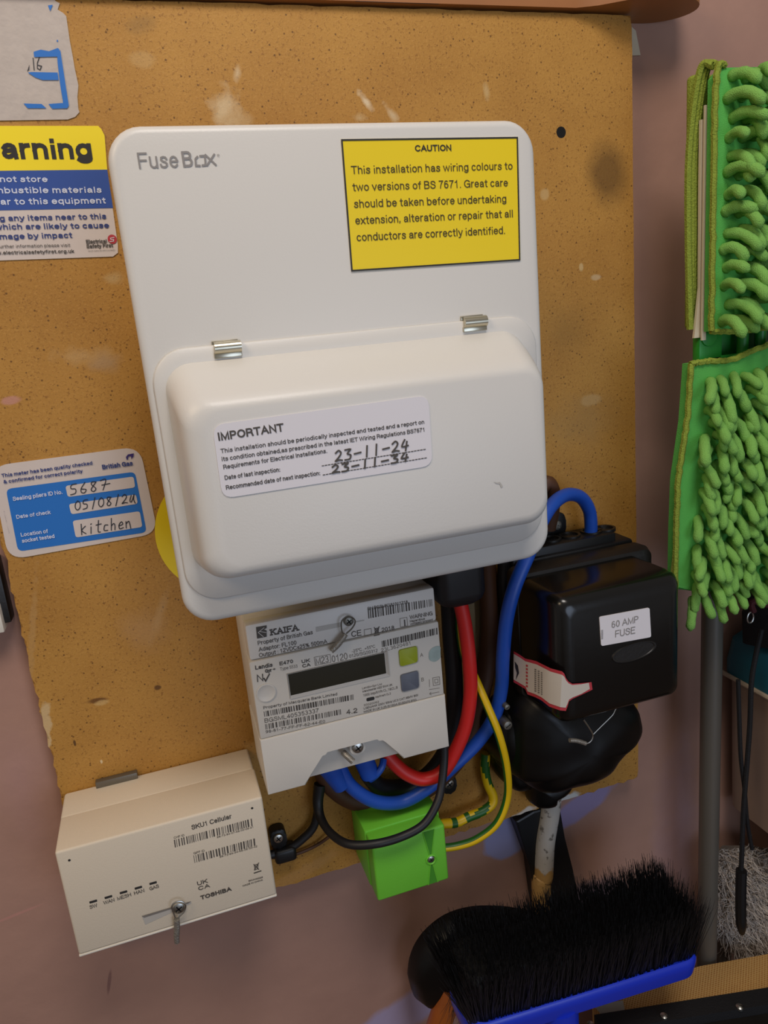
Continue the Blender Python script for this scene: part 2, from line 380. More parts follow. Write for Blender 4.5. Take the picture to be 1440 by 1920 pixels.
HW = {  # hand-written shapes in a unit box, y up
 '0': [[(.5, 1), (.15, .75), (.1, .3), (.45, 0), (.85, .25), (.85, .75), (.5, 1)]],
 '1': [[(.5, 1), (.45, 0)]], '|': [[(.6, 1.1), (.45, -.1)]],
 '2': [[(.1, .8), (.5, 1), (.8, .75), (.55, .4), (.1, .05), (.55, .1), (.95, .05)]],
 '3': [[(.1, .95), (.8, .95), (.4, .58), (.85, .4), (.7, .05), (.1, .02)]],
 '4': [[(.45, 1), (.1, .4), (.9, .42)], [(.75, .8), (.6, 0)]],
 'q': [[(.3, .8), (.1, .25), (.35, .1), (.75, .85)], [(.75, .85), (.7, .3), (.95, -.1)]],
 '5': [[(.8, 1), (.2, .95), (.15, .6), (.7, .5), (.7, .1), (.1, .0)]],
 '6': [[(.65, 1), (.2, .5), (.2, .1), (.6, .0), (.8, .3), (.25, .4)]],
 '7': [[(.1, .95), (.8, 1), (.45, 0)], [(.3, .5), (1.3, .55)]],
 '8': [[(.8, .9), (.3, .95), (.25, .7), (.8, .25), (.5, 0), (.2, .25), (.8, .9)]],
 '-': [[(.1, .45), (.9, .5)]], '/': [[(.75, 1.1), (.35, -.1)]],
 'K': [[(.1, 1), (.2, 0)], [(.8, .75), (.2, .4), (.9, .05)]], 'i': [[(.5, .6), (.5, 0)], [(.45, .85), (.55, .9)]],
 't': [[(.5, 1.1), (.45, .1), (.8, 0)], [(.1, .7), (.95, .75)]], 'c': [[(.8, .55), (.3, .55), (.2, .1), (.8, .05)]],
 'h': [[(.15, 1.1), (.15, 0)], [(.15, .4), (.55, .6), (.75, .4), (.75, 0)]],
 'e': [[(.15, .3), (.8, .4), (.6, .65), (.2, .4), (.3, .02), (.9, .08)]],
 'n': [[(.1, .6), (.15, 0)], [(.15, .4), (.55, .6), (.75, .3), (.9, -.1)]]}
def hand(bm, s, a, b, h, wpx, Y, mi=0):
    n = len(s); ux, uy = (b[0]-a[0])/n, (b[1]-a[1])/n
    nx, ny = uy/math.hypot(ux, uy)*.0+0.0, -1.0
    for i, ch in enumerate(s):
        for st in HW.get(ch, []):
            pts = [(a[0]+ux*(i+x*.8)+(-uy/ux)*0, a[1]+uy*(i+x*.8)-h*y) for x, y in st]
            if len(pts) > 2:
                q = cr([(p[0], p[1], 0) for p in pts], 4); pts = [(p.x, p.y) for p in q]
            stroke(bm, pts, wpx, Y, mi)
def screw(name, px, py, Y, rpx, parent, depth=0.003, m_='steel', slot='cross', origin_y=None):
    c = P(px, py, Y); r = (P(px+rpx, py, Y)-c).length
    bm = B(); n = 24
    lps = []
    for rad, yy in ((1, Y+depth), (1, Y), (.9, Y-r*.18), (.55, Y-r*.3), (.0001, Y-r*.32)):
        lps.append([Vector((c.x+r*rad*math.cos(2*math.pi*i/n), yy, c.z+r*rad*math.sin(2*math.pi*i/n))) for i in range(n)])
    loft(bm, lps)
    o = build(name, bm, m_, parent)
    b2 = B(); t = r*.11; L = r*.6; y = Y-r*.34
    an = .5
    for k in ((0, 1) if slot == 'cross' else (0,)):
        a = an + k*math.pi/2; d = Vector((math.cos(a), 0, math.sin(a))); e = Vector((-math.sin(a), 0, math.cos(a)))
        cc = Vector((c.x, y, c.z))
        vs = [cc+d*L+e*t, cc-d*L+e*t, cc-d*L-e*t, cc+d*L-e*t]
        b2.faces.new([b2.verts.new(q) for q in vs])
    return o, b2

# ------------------------------------------------------------------ materials with places: board and wall
def ellipse_mask(nt, coord, cx, cz, rx, rz, ang=0.0, soft=0.35, wob=0.25, wscale=60.0):
    L = nt.links; N = nt.nodes.new
    mp = N('ShaderNodeMapping'); mp.vector_type = 'POINT'
    sub = N('ShaderNodeVectorMath'); sub.operation = 'SUBTRACT'; sub.inputs[1].default_value = (cx, 0, cz); L.new(coord, sub.inputs[0])
    rot = N('ShaderNodeVectorRotate'); rot.rotation_type = 'Y_AXIS'; rot.inputs['Angle'].default_value = ang; L.new(sub.outputs[0], rot.inputs['Vector'])
    mul = N('ShaderNodeVectorMath'); mul.operation = 'MULTIPLY'; mul.inputs[1].default_value = (1/rx, 0, 1/rz); L.new(rot.outputs[0], mul.inputs[0])
    ln = N('ShaderNodeVectorMath'); ln.operation = 'LENGTH'; L.new(mul.outputs[0], ln.inputs[0])
    nz = N('ShaderNodeTexNoise'); nz.inputs['Scale'].default_value = wscale; nz.inputs['Detail'].default_value = 4; L.new(coord, nz.inputs['Vector'])
    ma = N('ShaderNodeMath'); ma.operation = 'MULTIPLY_ADD'; ma.inputs[1].default_value = wob*4; L.new(nz.outputs['Fac'], ma.inputs[0]); 
    ad = N('ShaderNodeMath'); ad.operation = 'SUBTRACT'; ad.inputs[1].default_value = wob*2; L.new(ln.outputs['Value'], ad.inputs[0]); L.new(ad.outputs[0], ma.inputs[2])
    mr = N('ShaderNodeMapRange'); mr.inputs['From Min'].default_value = 1.0; mr.inputs['From Max'].default_value = 1.0-soft
    L.new(ma.outputs[0], mr.inputs['Value'])
    return mr.outputs[0]
def over(nt, base, fac, col, strength=1.0):
    mx = nt.nodes.new('ShaderNodeMix'); mx.data_type = 'RGBA'
    if strength != 1.0:
        mm = nt.nodes.new('ShaderNodeMath'); mm.operation = 'MULTIPLY'; mm.inputs[1].default_value = strength
        nt.links.new(fac, mm.inputs[0]); fac = mm.outputs[0]
    nt.links.new(fac, mx.inputs[0])
    if isinstance(base, tuple): mx.inputs[6].default_value = base
    else: nt.links.new(base, mx.inputs[6])
    mx.inputs[7].default_value = lin(col)
    return mx.outputs[2]
def board_material():
    m_ = bpy.data.materials.new('particle_board'); m_.use_nodes = True; nt = m_.node_tree; L = nt.links; N = nt.nodes.new
    b = nt.nodes['Principled BSDF']; b.inputs['Roughness'].default_value = 0.55; b.inputs['Specular IOR Level'].default_value = 0.35
    tc = N('ShaderNodeTexCoord'); co = tc.outputs['Object']
    n1 = N('ShaderNodeTexNoise'); n1.inputs['Scale'].default_value = 14; n1.inputs['Detail'].default_value = 6; L.new(co, n1.inputs['Vector'])
    r1 = N('ShaderNodeValToRGB'); r1.color_ramp.elements[0].position = .3; r1.color_ramp.elements[1].position = .7
    r1.color_ramp.elements[0].color = lin('a67632'); r1.color_ramp.elements[1].color = lin('ba8a40'); L.new(n1.outputs['Fac'], r1.inputs[0])
    n2 = N('ShaderNodeTexNoise'); n2.inputs['Scale'].default_value = 620; n2.inputs['Detail'].default_value = 3; n2.inputs['Distortion'].default_value = 1.0; L.new(co, n2.inputs['Vector'])
    r2 = N('ShaderNodeMapRange'); r2.inputs['From Min'].default_value = .56; r2.inputs['From Max'].default_value = .70; L.new(n2.outputs['Fac'], r2.inputs['Value'])
    c = over(nt, r1.outputs[0], r2.outputs[0], '744616', .6)
    n3 = N('ShaderNodeTexNoise'); n3.inputs['Scale'].default_value = 700; n3.inputs['Detail'].default_value = 2; L.new(co, n3.inputs['Vector'])
    r3 = N('ShaderNodeMapRange'); r3.inputs['From Min'].default_value = .54; r3.inputs['From Max'].default_value = .68; L.new(n3.outputs['Fac'], r3.inputs['Value'])
    c = over(nt, c, r3.outputs[0], 'c89850', .35)
    vo = N('ShaderNodeTexVoronoi'); vo.inputs['Scale'].default_value = 210; vo.inputs['Randomness'].default_value = 1; L.new(co, vo.inputs['Vector'])
    r4 = N('ShaderNodeMapRange'); r4.inputs['From Min'].default_value = .17; r4.inputs['From Max'].default_value = .08; L.new(vo.outputs['Distance'], r4.inputs['Value'])
    c = over(nt, c, r4.outputs[0], '4a2a0e', .75)
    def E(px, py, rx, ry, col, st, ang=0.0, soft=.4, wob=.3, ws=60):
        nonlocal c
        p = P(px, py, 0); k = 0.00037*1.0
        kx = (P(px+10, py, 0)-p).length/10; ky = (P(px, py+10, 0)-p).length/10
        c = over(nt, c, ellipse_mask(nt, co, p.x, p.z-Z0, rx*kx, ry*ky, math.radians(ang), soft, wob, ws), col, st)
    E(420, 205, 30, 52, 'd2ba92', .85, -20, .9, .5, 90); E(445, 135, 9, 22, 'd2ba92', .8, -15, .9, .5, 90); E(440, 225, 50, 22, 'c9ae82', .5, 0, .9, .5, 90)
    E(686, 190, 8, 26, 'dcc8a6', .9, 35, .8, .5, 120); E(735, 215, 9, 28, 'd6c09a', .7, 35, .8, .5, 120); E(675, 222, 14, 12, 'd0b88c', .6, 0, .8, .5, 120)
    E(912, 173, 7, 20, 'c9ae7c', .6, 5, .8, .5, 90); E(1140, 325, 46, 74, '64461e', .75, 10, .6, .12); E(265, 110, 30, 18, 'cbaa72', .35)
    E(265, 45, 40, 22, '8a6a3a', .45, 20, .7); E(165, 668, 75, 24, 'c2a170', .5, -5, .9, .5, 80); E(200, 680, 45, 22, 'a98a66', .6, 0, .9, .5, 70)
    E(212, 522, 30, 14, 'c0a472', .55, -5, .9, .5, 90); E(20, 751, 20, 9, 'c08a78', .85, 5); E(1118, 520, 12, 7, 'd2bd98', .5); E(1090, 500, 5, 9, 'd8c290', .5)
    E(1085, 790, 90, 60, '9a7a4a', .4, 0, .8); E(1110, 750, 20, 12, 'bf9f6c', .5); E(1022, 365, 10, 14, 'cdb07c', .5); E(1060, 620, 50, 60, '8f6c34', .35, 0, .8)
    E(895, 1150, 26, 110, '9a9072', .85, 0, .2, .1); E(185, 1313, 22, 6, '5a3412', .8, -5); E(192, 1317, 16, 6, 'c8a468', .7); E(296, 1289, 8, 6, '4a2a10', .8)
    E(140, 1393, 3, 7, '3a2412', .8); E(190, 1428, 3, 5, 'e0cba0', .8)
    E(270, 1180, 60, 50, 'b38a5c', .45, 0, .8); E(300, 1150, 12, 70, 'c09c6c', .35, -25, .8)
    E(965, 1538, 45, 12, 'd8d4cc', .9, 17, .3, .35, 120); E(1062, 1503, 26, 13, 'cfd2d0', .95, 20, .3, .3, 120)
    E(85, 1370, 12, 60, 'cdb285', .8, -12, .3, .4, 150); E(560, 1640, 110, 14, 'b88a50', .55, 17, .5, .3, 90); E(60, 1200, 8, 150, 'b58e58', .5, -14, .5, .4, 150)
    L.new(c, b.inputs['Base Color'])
    bp = N('ShaderNodeBump'); bp.inputs['Strength'].default_value = .35; bp.inputs['Distance'].default_value = .0006; L.new(n2.outputs['Fac'], bp.inputs['Height']); L.new(bp.outputs[0], b.inputs['Normal'])
    return m_
def wall_material():
    m_ = bpy.data.materials.new('pink_painted_plaster'); m_.use_nodes = True; nt = m_.node_tree; L = nt.links; N = nt.nodes.new
    b = nt.nodes['Principled BSDF']; b.inputs['Roughness'].default_value = 0.6; b.inputs['Specular IOR Level'].default_value = 0.3
    tc = N('ShaderNodeTexCoord'); co = tc.outputs['Object']
    n1 = N('ShaderNodeTexNoise'); n1.inputs['Scale'].default_value = 9; n1.inputs['Detail'].default_value = 5; L.new(co, n1.inputs['Vector'])
    r1 = N('ShaderNodeValToRGB'); r1.color_ramp.elements[0].position = .3; r1.color_ramp.elements[1].position = .7
    r1.color_ramp.elements[0].color = lin('a27e70'); r1.color_ramp.elements[1].color = lin('b28c7c'); L.new(n1.outputs['Fac'], r1.inputs[0])
    c = r1.outputs[0]
    def E(px, py, rx, ry, col, st, ang=0.0, soft=.4, wob=.25, ws=25):
        nonlocal c
        p = P(px, py, WY); kx = (P(px+10, py, WY)-p).length/10; ky = (P(px, py+10, WY)-p).length/10
        c = over(nt, c, ellipse_mask(nt, co, p.x, p.z, rx*kx, ry*ky, math.radians(ang), soft, wob, ws), col, st)
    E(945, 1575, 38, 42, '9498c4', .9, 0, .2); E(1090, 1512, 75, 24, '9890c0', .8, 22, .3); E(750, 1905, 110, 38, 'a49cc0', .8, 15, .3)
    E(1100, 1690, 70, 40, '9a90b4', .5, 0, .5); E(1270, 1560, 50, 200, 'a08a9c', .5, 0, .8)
    E(40, 1480, 60, 120, 'b08a88', .4, 0, .9); E(30, 1715, 70, 3, 'c08a80', .6, 8, .6, .3); E(205, 1840, 4, 25, '6f4e4c', .6, -15)
    L.new(c, b.inputs['Base Color'])
    n2 = N('ShaderNodeTexNoise'); n2.inputs['Scale'].default_value = 70; n2.inputs['Detail'].default_value = 8; L.new(co, n2.inputs['Vector'])
    bp = N('ShaderNodeBump'); bp.inputs['Strength'].default_value = .25; bp.inputs['Distance'].default_value = .002; L.new(n2.outputs['Fac'], bp.inputs['Height']); L.new(bp.outputs[0], b.inputs['Normal'])
    return m_
WY = 0.018
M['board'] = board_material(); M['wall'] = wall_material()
M['floor'] = mat('floor_laminate', '6a5240', 0.5, var=0.2, vscale=8)

# ------------------------------------------------------------------ setting
bm = B(); box(bm, (-1.6, WY, 0), (2.0, WY+0.1, 2.4)); o = build('wall_back', bm, 'wall', smooth=False, origin=(0, 0, 0)); o['kind'] = 'structure'
bm = B(); box(bm, (-1.6, -1.8, -0.05), (2.0, WY+0.1, 0)); o = build('floor', bm, 'floor', smooth=False, origin=(0, 0, 0)); o['kind'] = 'structure'

# ------------------------------------------------------------------ backing board
def jag(p, q, n, amp, skip=0):
    out = []
    for i in range(n):
        t = i/n; a = p.lerp(q, t); d = (q-p).normalized(); nn = Vector((-d.z, 0, d.x))
        out.append(a + nn*amp*mnoise.noise(a*160) + nn*amp*.7*mnoise.noise(a*500))
    return out
x0, x1 = -0.1047, 0.3685; zt = Z0+0.195; zb = Z0-0.4235
tl, tr_, br_, bl_ = Vector((x0, 0, zt)), Vector((x1, 0, zt)), Vector((x1+.0008, 0, zb)), Vector((x0+.002, 0, zb))
bm = B()
out = jag(tl, tr_, 60, .0008) + jag(tr_, br_, 80, .0004) + jag(br_, bl_, 90, .0012) + jag(bl_, tl, 120, .0022)
prism(bm, out, 0, WY, .0015, 1)
board = build('backing_board', bm, 'board', smooth=False, origin=(0, 0, Z0))
tag(board, 'large worn brown chipboard panel fixed to the pink wall behind the electrical units', 'board')
bm = B(); c = P(1052, 248, 0); cyl(bm, c, .0038, -.0001, .004, 20)
build('screw_hole', bm, 'charcoal', board)

# ------------------------------------------------------------------ shelf above
zs = Z0+0.1965
def pz(px, py, z):
    p = P(px, py, 0); d = p - cam.location; k = (z-Z0)/(p.z-Z0); return cam.location + d*k
shelf = thing('wall_shelf', (0.1, 0, zs), 'brown wooden shelf with a rounded end resting above the top of the board', 'shelf')
out = []
for a in range(0, 19):
    t = math.radians(90 - a*10); out.append((0.385+.032*math.cos(t) , -.005+.0228*math.sin(t)))
pts2 = [(-.30, .0178)] + [(x, y) for x, y in out if x >= .384 or y > 0] + [(.372, -.0272), (.355, -.022), (.335, -.010), (.32, -.005), (-.30, -.004)]
bm = B(); a_ = [bm.verts.new((x, y, zs)) for x, y in pts2]; b_ = [bm.verts.new((x, y, zs+.022)) for x, y in pts2]
bm.faces.new(a_); bm.faces.new(b_[::-1])
for i in range(len(pts2)): bm.faces.new((a_[i], b_[i], b_[(i+1) % len(pts2)], a_[(i+1) % len(pts2)]))
build('shelf_board', bm, 'shelf', shelf, sharp=30)
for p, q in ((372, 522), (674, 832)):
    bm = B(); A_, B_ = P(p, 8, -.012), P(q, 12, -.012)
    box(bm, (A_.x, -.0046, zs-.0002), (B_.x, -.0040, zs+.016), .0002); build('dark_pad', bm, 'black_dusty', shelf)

# ------------------------------------------------------------------ flat paper things on the board
def sticker(name, outline_px, m_, label, cat, Y=-.0006, th=.0005, rnd=None, ext=None):
    pts = [P(x, y, Y) for x, y in outline_px]
    if rnd: pts = rounded_px(pts, rnd)
    bm = B(); prism(bm, pts, Y, Y+th)
    root = thing(name, (pts[0].x, 0, min(p.z for p in pts)), label, cat)
    build('sheet', bm, m_, root, smooth=False)
    return root
def inkpart(name, bm, mts, parent): return build(name, bm, mts, parent, smooth=False, recalc=False)

torn = sticker('torn_sticker', [(-60, -12), (60, -8), (98, -10), (104, 2), (112, 6), (108, 18), (118, 24), (124, 30), (127, 50), (131, 78), (136, 104), (140, 128), (147, 160), (145, 182), (147, 205), (149, 210), (141, 219), (127, 224), (60, 225), (-60, 227)],
    'paper_torn', 'half-peeled white sticker with blue print remains in the top left corner of the board', 'sticker')
Y = -.0009; bm = B()
for q in ([(63, 97), (76, 93), (92, 96), (108, 90), (111, 92), (113, 106), (64, 107)], [(107, 100), (113, 94), (129, 198), (126, 203), (117, 203), (118, 190), (113, 160), (108, 118)],
          [(52, 136), (60, 135), (108, 136), (110, 150), (80, 150), (66, 145)], [(44, 194), (78, 195), (87, 203), (52, 203)], [(91, 195), (117, 193), (124, 203), (98, 204)], [(90, 10), (99, 9), (94, 21)]):
    quad(bm, q, Y-.00003*len(q), 0)
quad(bm, [(107, 74), (109, 76), (108, 79), (106, 77)], Y, 0)
stroke(bm, [(62, 109), (64, 131)], 1.6, Y, 1); stroke(bm, [(74, 107), (70, 118), (70, 128), (75, 131), (78, 124), (71, 122)], 1.6, Y, 1); stroke(bm, [(52, 133), (55, 122), (54, 131)], 1.4, Y, 1)
inkpart('printed_remains', bm, ['blue_print', 'pen'], torn)

warn = sticker('warning_sticker', [(-75, 236), (184, 236), (190, 242), (196, 254), (201, 320), (212, 395), (221, 460), (221, 474), (212, 481), (-75, 491)], 'paper_warm',
    'yellow, blue and white warning sticker about combustible materials left of the white fuse box', 'sticker')
bm = B(); Y = -.0008
quad(bm, [(-75, 236), (184, 236), (190, 242), (196, 254), (201, 318), (-75, 321)], Y, 0); quad(bm, [(-75, 321), (201, 318), (212, 390), (-75, 396)], Y, 1)
inkpart('colour_bands', bm, ['yellow_w', 'blue_dark'], warn)
bm = B(); Y = -.0010
sans(bm, 'Warning', (-56, 298.5), (176, 298.5), 40, Y, .215, 0, .06)
for s, a, b, h in (('Do not store', (-34, 341.5), (90, 341.5), 11.5), ('combustible materials', (-36, 363), (191.5, 361.5), 12), ('near to this equipment', (-24, 384.5), (199, 381.5), 12)):
    text(bm, s, a, b, h, Y, .03, 1)
for s, a, b, h in (('Storing any items near to this', (-56, 416), (200, 410.5), 11), ('which are likely to cause', (-9, 431), (205, 427.5), 11), ('damage by impact', (-23, 449.5), (136, 446), 11)):
    text(bm, s, a, b, h, Y, .03, 2)
text(bm, 'For further information please visit', (-22, 466), (132, 462.5), 6.5, Y, .0, 3); text(bm, 'www.electricalsafetyfirst.org.uk', (-22, 478), (139.5, 474), 7, Y, .03, 3)
text(bm, 'Electrical', (161.5, 457), (201, 455.5), 7.5, Y, .035, 3); text(bm, 'Safety First', (162.5, 465.5), (212.5, 463.5), 7.5, Y, .035, 3); text(bm, 'the UK charity for electrical safety', (165, 471.5), (216, 469.5), 2, Y, .0, 3)
cc = P(210.5, 448.5, Y); f = bm.faces.new([bm.verts.new(cc+Vector((.0027*math.cos(i*.3142), 0, .0027*math.sin(i*.3142)))) for i in range(20)]); f.material_index = 4
stroke(bm, [(214, 445), (207, 446.5), (208, 449), (213, 449), (213, 452), (206, 453)], 1.2, Y-.0002, 5)
inkpart('printed_text', bm, ['black_ink', 'white_ink', 'navy_ink', 'soft_ink', 'red_ink', 'paper'], warn)

# inspection / polarity sticker
pol_c = [P(*q, -.0006) for q in ((-18, 874), (262, 837), (296, 1000), (16, 1050))]
pol = thing('polarity_check_sticker', (pol_c[3].x, 0, pol_c[3].z), 'rounded white and blue meter check sticker with handwriting, lower left on the board', 'sticker')
bm = B(); prism(bm, rounded_px(pol_c, .011, 8), -.0006, -.0001); build('sheet', bm, 'paper_warm', pol, smooth=False)
bm = B(); Y = -.0008
v = rounded_px([P(*q, Y) for q in ((11, 917), (253, 884.5), (275, 998), (34, 1034))], .0035); bm.faces.new([bm.verts.new(p) for p in v]).material_index = 0
for q in (((122.5, 911), (250.5, 893.5), (253.5, 914), (127, 932)), ((129, 945), (255, 927), (258.5, 944.5), (133.5, 964.5)), ((136, 976.5), (262, 958.5), (267, 988), (142, 1008))):
    v = rounded_px([P(*k, Y-.0002) for k in q], .0018); bm.faces.new([bm.verts.new(p) for p in v]).material_index = 1
inkpart('blue_panel', bm, ['blue_print', 'paper_warm'], pol)
bm = B(); Y = -.0012
text(bm, 'This meter has been quality checked', (3.5, 895.5), (174, 871), 7, Y, .03, 0); text(bm, '& confirmed for correct polarity', (7, 907), (155.5, 886), 7, Y, .03, 0)
text(bm, 'British Gas', (192, 880.5), (249.5, 872.5), 9, Y, .035, 0)
quad(bm, [(238, 863), (236, 857), (240, 852), (251, 850), (250, 856), (246, 861), (246, 856), (243, 855), (240, 857), (240, 861)], Y, 2)
text(bm, 'Sealing pliers ID No.', (24.5, 939.5), (118, 926), 8, Y, .02, 1); text(bm, 'Date of check', (31, 973), (95.5, 963.5), 7.5, Y, .02, 1); text(bm, 'Location of', (39.5, 1006.5), (90.5, 999), 7.5, Y, .02, 1); text(bm, 'socket tested', (41.5, 1018), (103, 1008.5), 7.5, Y, .02, 1)
text(bm, '00071 7902015', (18, 1000), (8, 958), 5, Y, .0, 0)
inkpart('printed_text', bm, ['navy_ink', 'white_ink', 'purple'], pol)
bm = B(); Y = -.0013
hand(bm, '5687', (131, 928), (205, 917), 19, 1.7, Y); hand(bm, '05/08/2q', (140, 957), (257, 941), 17, 1.7, Y); hand(bm, 'Kitchen', (151, 1003), (249, 988), 20, 1.7, Y)
inkpart('handwriting', bm, ['pen'], pol)

c = Vector((0.03401, 0, Z0-.12746)); bm = B()
prism(bm, [(c.x+.0452*math.cos(i*math.pi/32), c.z+.0452*math.sin(i*math.pi/32)) for i in range(64)], -.0007, -.0002)
tag(build('yellow_disc_sticker', bm, 'yellow', smooth=False), 'round yellow sticker mostly hidden behind the left edge of the fuse box', 'sticker')
bm = B(); prism(bm, [P(1150, 20, .0172), P(1191, 58, .0172), P(1200, 104, .0172), P(1150, 106, .0172)], .0165, .0179)
tag(build('paper_scrap', bm, 'card', smooth=False), 'small pale paper corner sticking out behind the top right edge of the board', 'paper')

# ------------------------------------------------------------------ consumer unit
cu = thing('consumer_unit', (.112, 0, Z0-.150), 'white metal fuse box with hinged flap and yellow caution label, centre of the board', 'fuse box')
X0, X1, ZB, ZT = -.0005, .2245, Z0-.1510, Z0+.1005
YP = -.112
bm = B(); box(bm, (X0+.024, -.0005, ZB+.016), (X1-.022, YP+.012, ZT-.016), .002); build('case_body', bm, 'case', cu)
def RL(x0, x1, z0, z1, r, y, n=8): return [Vector((p[0], y, p[1])) for p in rr(x0, x1, z0, z1, r, n)]
bm = B(); loops = []
loops.append(RL(X0+.002, X1-.002, ZB+.002, ZT-.002, .015, YP+.016)); loops.append(RL(X0, X1, ZB, ZT, .017, YP+.0155))
for a in (0, 22, 45, 67, 90):
    s, c_ = math.sin(math.radians(a)), math.cos(math.radians(a)); e = .004*(1-c_)
    loops.append(RL(X0+e, X1-e, ZB+e, ZT-e, .017-e, YP+.004-.004*s))
loft(bm, loops, cap0=True); build('cover_plate', bm, 'white_metal', cu, sharp=50)
# flap: flange and raised cover
fx0, fx1, fz1, fz0 = .0030, .2190, Z0-.0028, Z0-.1375
bm = B(); loops = []
loops.append(RL(fx0, fx1, fz0, fz1, .018, YP)); loops.append(RL(fx0, fx1, fz0, fz1, .018, YP-.0012)); loops.append(RL(fx0+.0008, fx1-.0008, fz0+.0008, fz1-.0008, .0172, YP-.0020))
hx0, hx1, hz1, hz0 = .0085, .2100, Z0-.0105, Z0-.1222
H = .031
prof = [(0.0, 0, 0.0018), (.0006, .0010, .0035), (.0026, .05, .30*H), (.0050, .35, .58*H), (.0072, .80, .88*H), (.0095, 1.05, .975*H), (.0125, 1.2, H), (.016, 1.3, H+.0002)]
# each level: side inset, top inset (slope up to 26 mm), bottom inset
lv = [(0, 0, 0, .0020), (.0003, .0006, .0003, .0040), (.0012, .0080, .0012, .0130), (.0022, .0155, .0022, .0205), (.0034, .0215, .0034, .0258), (.0052, .0255, .0052, .0288), (.0078, .0285, .0078, .0304), (.0110, .0320, .0110, .0310)]
for si, ti, bi, hh in lv:
    r_ = max(.014-.25*si, .006)
    loops.append(RL(hx0+si*1.3, hx1-si*.55, hz0+bi*.9, hz1-ti*.72, r_, YP-hh))
loft(bm, loops, cap0=False); build('hinged_flap', bm, 'white_metal', cu, sharp=60)
YL = YP-.0310
# hinges
for hx, hy, w_ in ((427, 651, 25), (891, 603, 21)):
    a_ = P(hx-w_, hy+w_*.09, YP-.003); b_ = P(hx+w_, hy-w_*.09, YP-.003)
    b_.z = a_.z = (a_.z+b_.z)/2
    bm = B(); tube(bm, [Vector((a_.x+(b_.x-a_.x)*i/4, YP-.0025, a_.z)) for i in range(5)], .0031, 16); 
    box(bm, (a_.x-.0006, YP-.0035, a_.z-.0052), (b_.x, YP-.0002, a_.z-.0022), .0004)
    box(bm, (a_.x-.0008, YP-.0012, a_.z+.0010), (b_.x-.001, YP-.0001, a_.z+.0036), .0003)
    build('hinge', bm, 'brass_steel', cu)
# brand lettering
bm = B(); Y = YP-.0003
sans(bm, 'Fuse', (260, 316.5), (336.5, 314), 30.5, Y, .115, 0, .10); sans(bm, 'B', (343, 313.5), (363.5, 312.5), 30, Y, .15); sans(bm, 'x', (387, 311.5), (406.5, 310.5), 30.5, Y, .12)
sans(bm, 'o', (407.5, 293.5), (412, 293), 6, Y, .14)
stroke(bm, [(374.5, 310.5), (367.5, 310.5), (366.5, 298), (370, 294)], 3.6, Y); stroke(bm, [(375.5, 292.5), (384, 292), (385.5, 304), (385, 309.5), (380, 310)], 3.6, Y)
inkpart('lettering', bm, ['grey_ink'], cu)
# caution label
lab = [P(*q, YP-.0004) for q in ((639.5, 261), (971.5, 256.5), (976, 488), (659, 509))]
bm = B(); prism(bm, lab, YP-.0004, YP-.0001); cl = build('caution_label', bm, 'yellow', cu, smooth=False); cl['label'] = 'yellow caution label with black border'
bm = B(); Y = YP-.0006
stroke(bm, [(641, 262.5), (970, 258), (974.5, 487), (660, 507.5)], 3.0, Y, 0, True)
text(bm, 'CAUTION', (778.3, 284.2), (847, 283), 12.3, Y, .03, 0)
for s, a, b in (('This installation has wiring colours to', (659, 326.5), (961.5, 318)), ('two versions of BS 7671. Great care', (661.5, 358.5), (952.7, 349.5)), ('should be taken before undertaking', (664, 390), (950, 379.5)), ('extension, alteration or repair that all', (666.5, 421), (962.5, 407.5)), ('conductors are correctly identified.', (669, 452.5), (947.7, 438.5))):
    sans(bm, s, a, b, 15.5, Y, .13, 1, .10)
inkpart('printed_text', bm, ['black_ink', 'brown_ink'], cl)
# inspection label on the flap
bm = B(); Y = YL-.0005
prism(bm, rounded_px([P(*q, Y) for q in ((398, 797), (803, 741), (811, 873), (417, 935))], .006), Y, YL+.0001)
il = build('inspection_label', bm, 'paper', cu, smooth=False); il['label'] = 'white rounded inspection date label'
bm = B(); Y = YL-.0007
text(bm, 'IMPORTANT', (409.5, 827), (533, 808.5), 16, Y, .03)
for s, a, b, h in (('This installation should be periodically inspected and tested and a report on', (414, 850), (796, 794.5), 8.5), ('its condition obtained,as prescribed in the latest IET Wiring Regulations BS7671', (416, 865), (797.5, 809), 8.5),
    ('Requirements for Electrical Installations.', (419, 880), (614, 849), 8.5), ('Date of last inspection:', (421.5, 900), (526, 884), 8.5), ('Recommended date of next inspection:', (424, 918.5), (601, 890.5), 8.5)):
    text(bm, s, a, b, h, Y, .012)
for (ax_, ay), (bx, by), n in (((604, 873.5), (800, 842), 34), ((606, 890.5), (802, 858), 34)):
    for i in range(n):
        t0, t1 = i/n, (i+.55)/n; stroke(bm, [(ax_+(bx-ax_)*t0, ay+(by-ay)*t0), (ax_+(bx-ax_)*t1, ay+(by-ay)*t1)], 1.5, Y)
inkpart('printed_text', bm, ['soft_ink'], il)
bm = B(); Y = YL-.0009
hand(bm, '23-11-24', (628, 866), (770, 843), 20, 3.0, Y); hand(bm, '23-11-34', (622, 888), (770, 863), 15, 3.2, Y)
inkpart('handwriting', bm, ['soft_ink'], il)
bm = B(); Y = YL-.0003; quad(bm, [(925, 903), (932, 905), (938, 904), (943, 912), (940, 915), (937, 908), (930, 906.5)], Y)
inkpart('scuff_mark', bm, ['bezel'], cu)

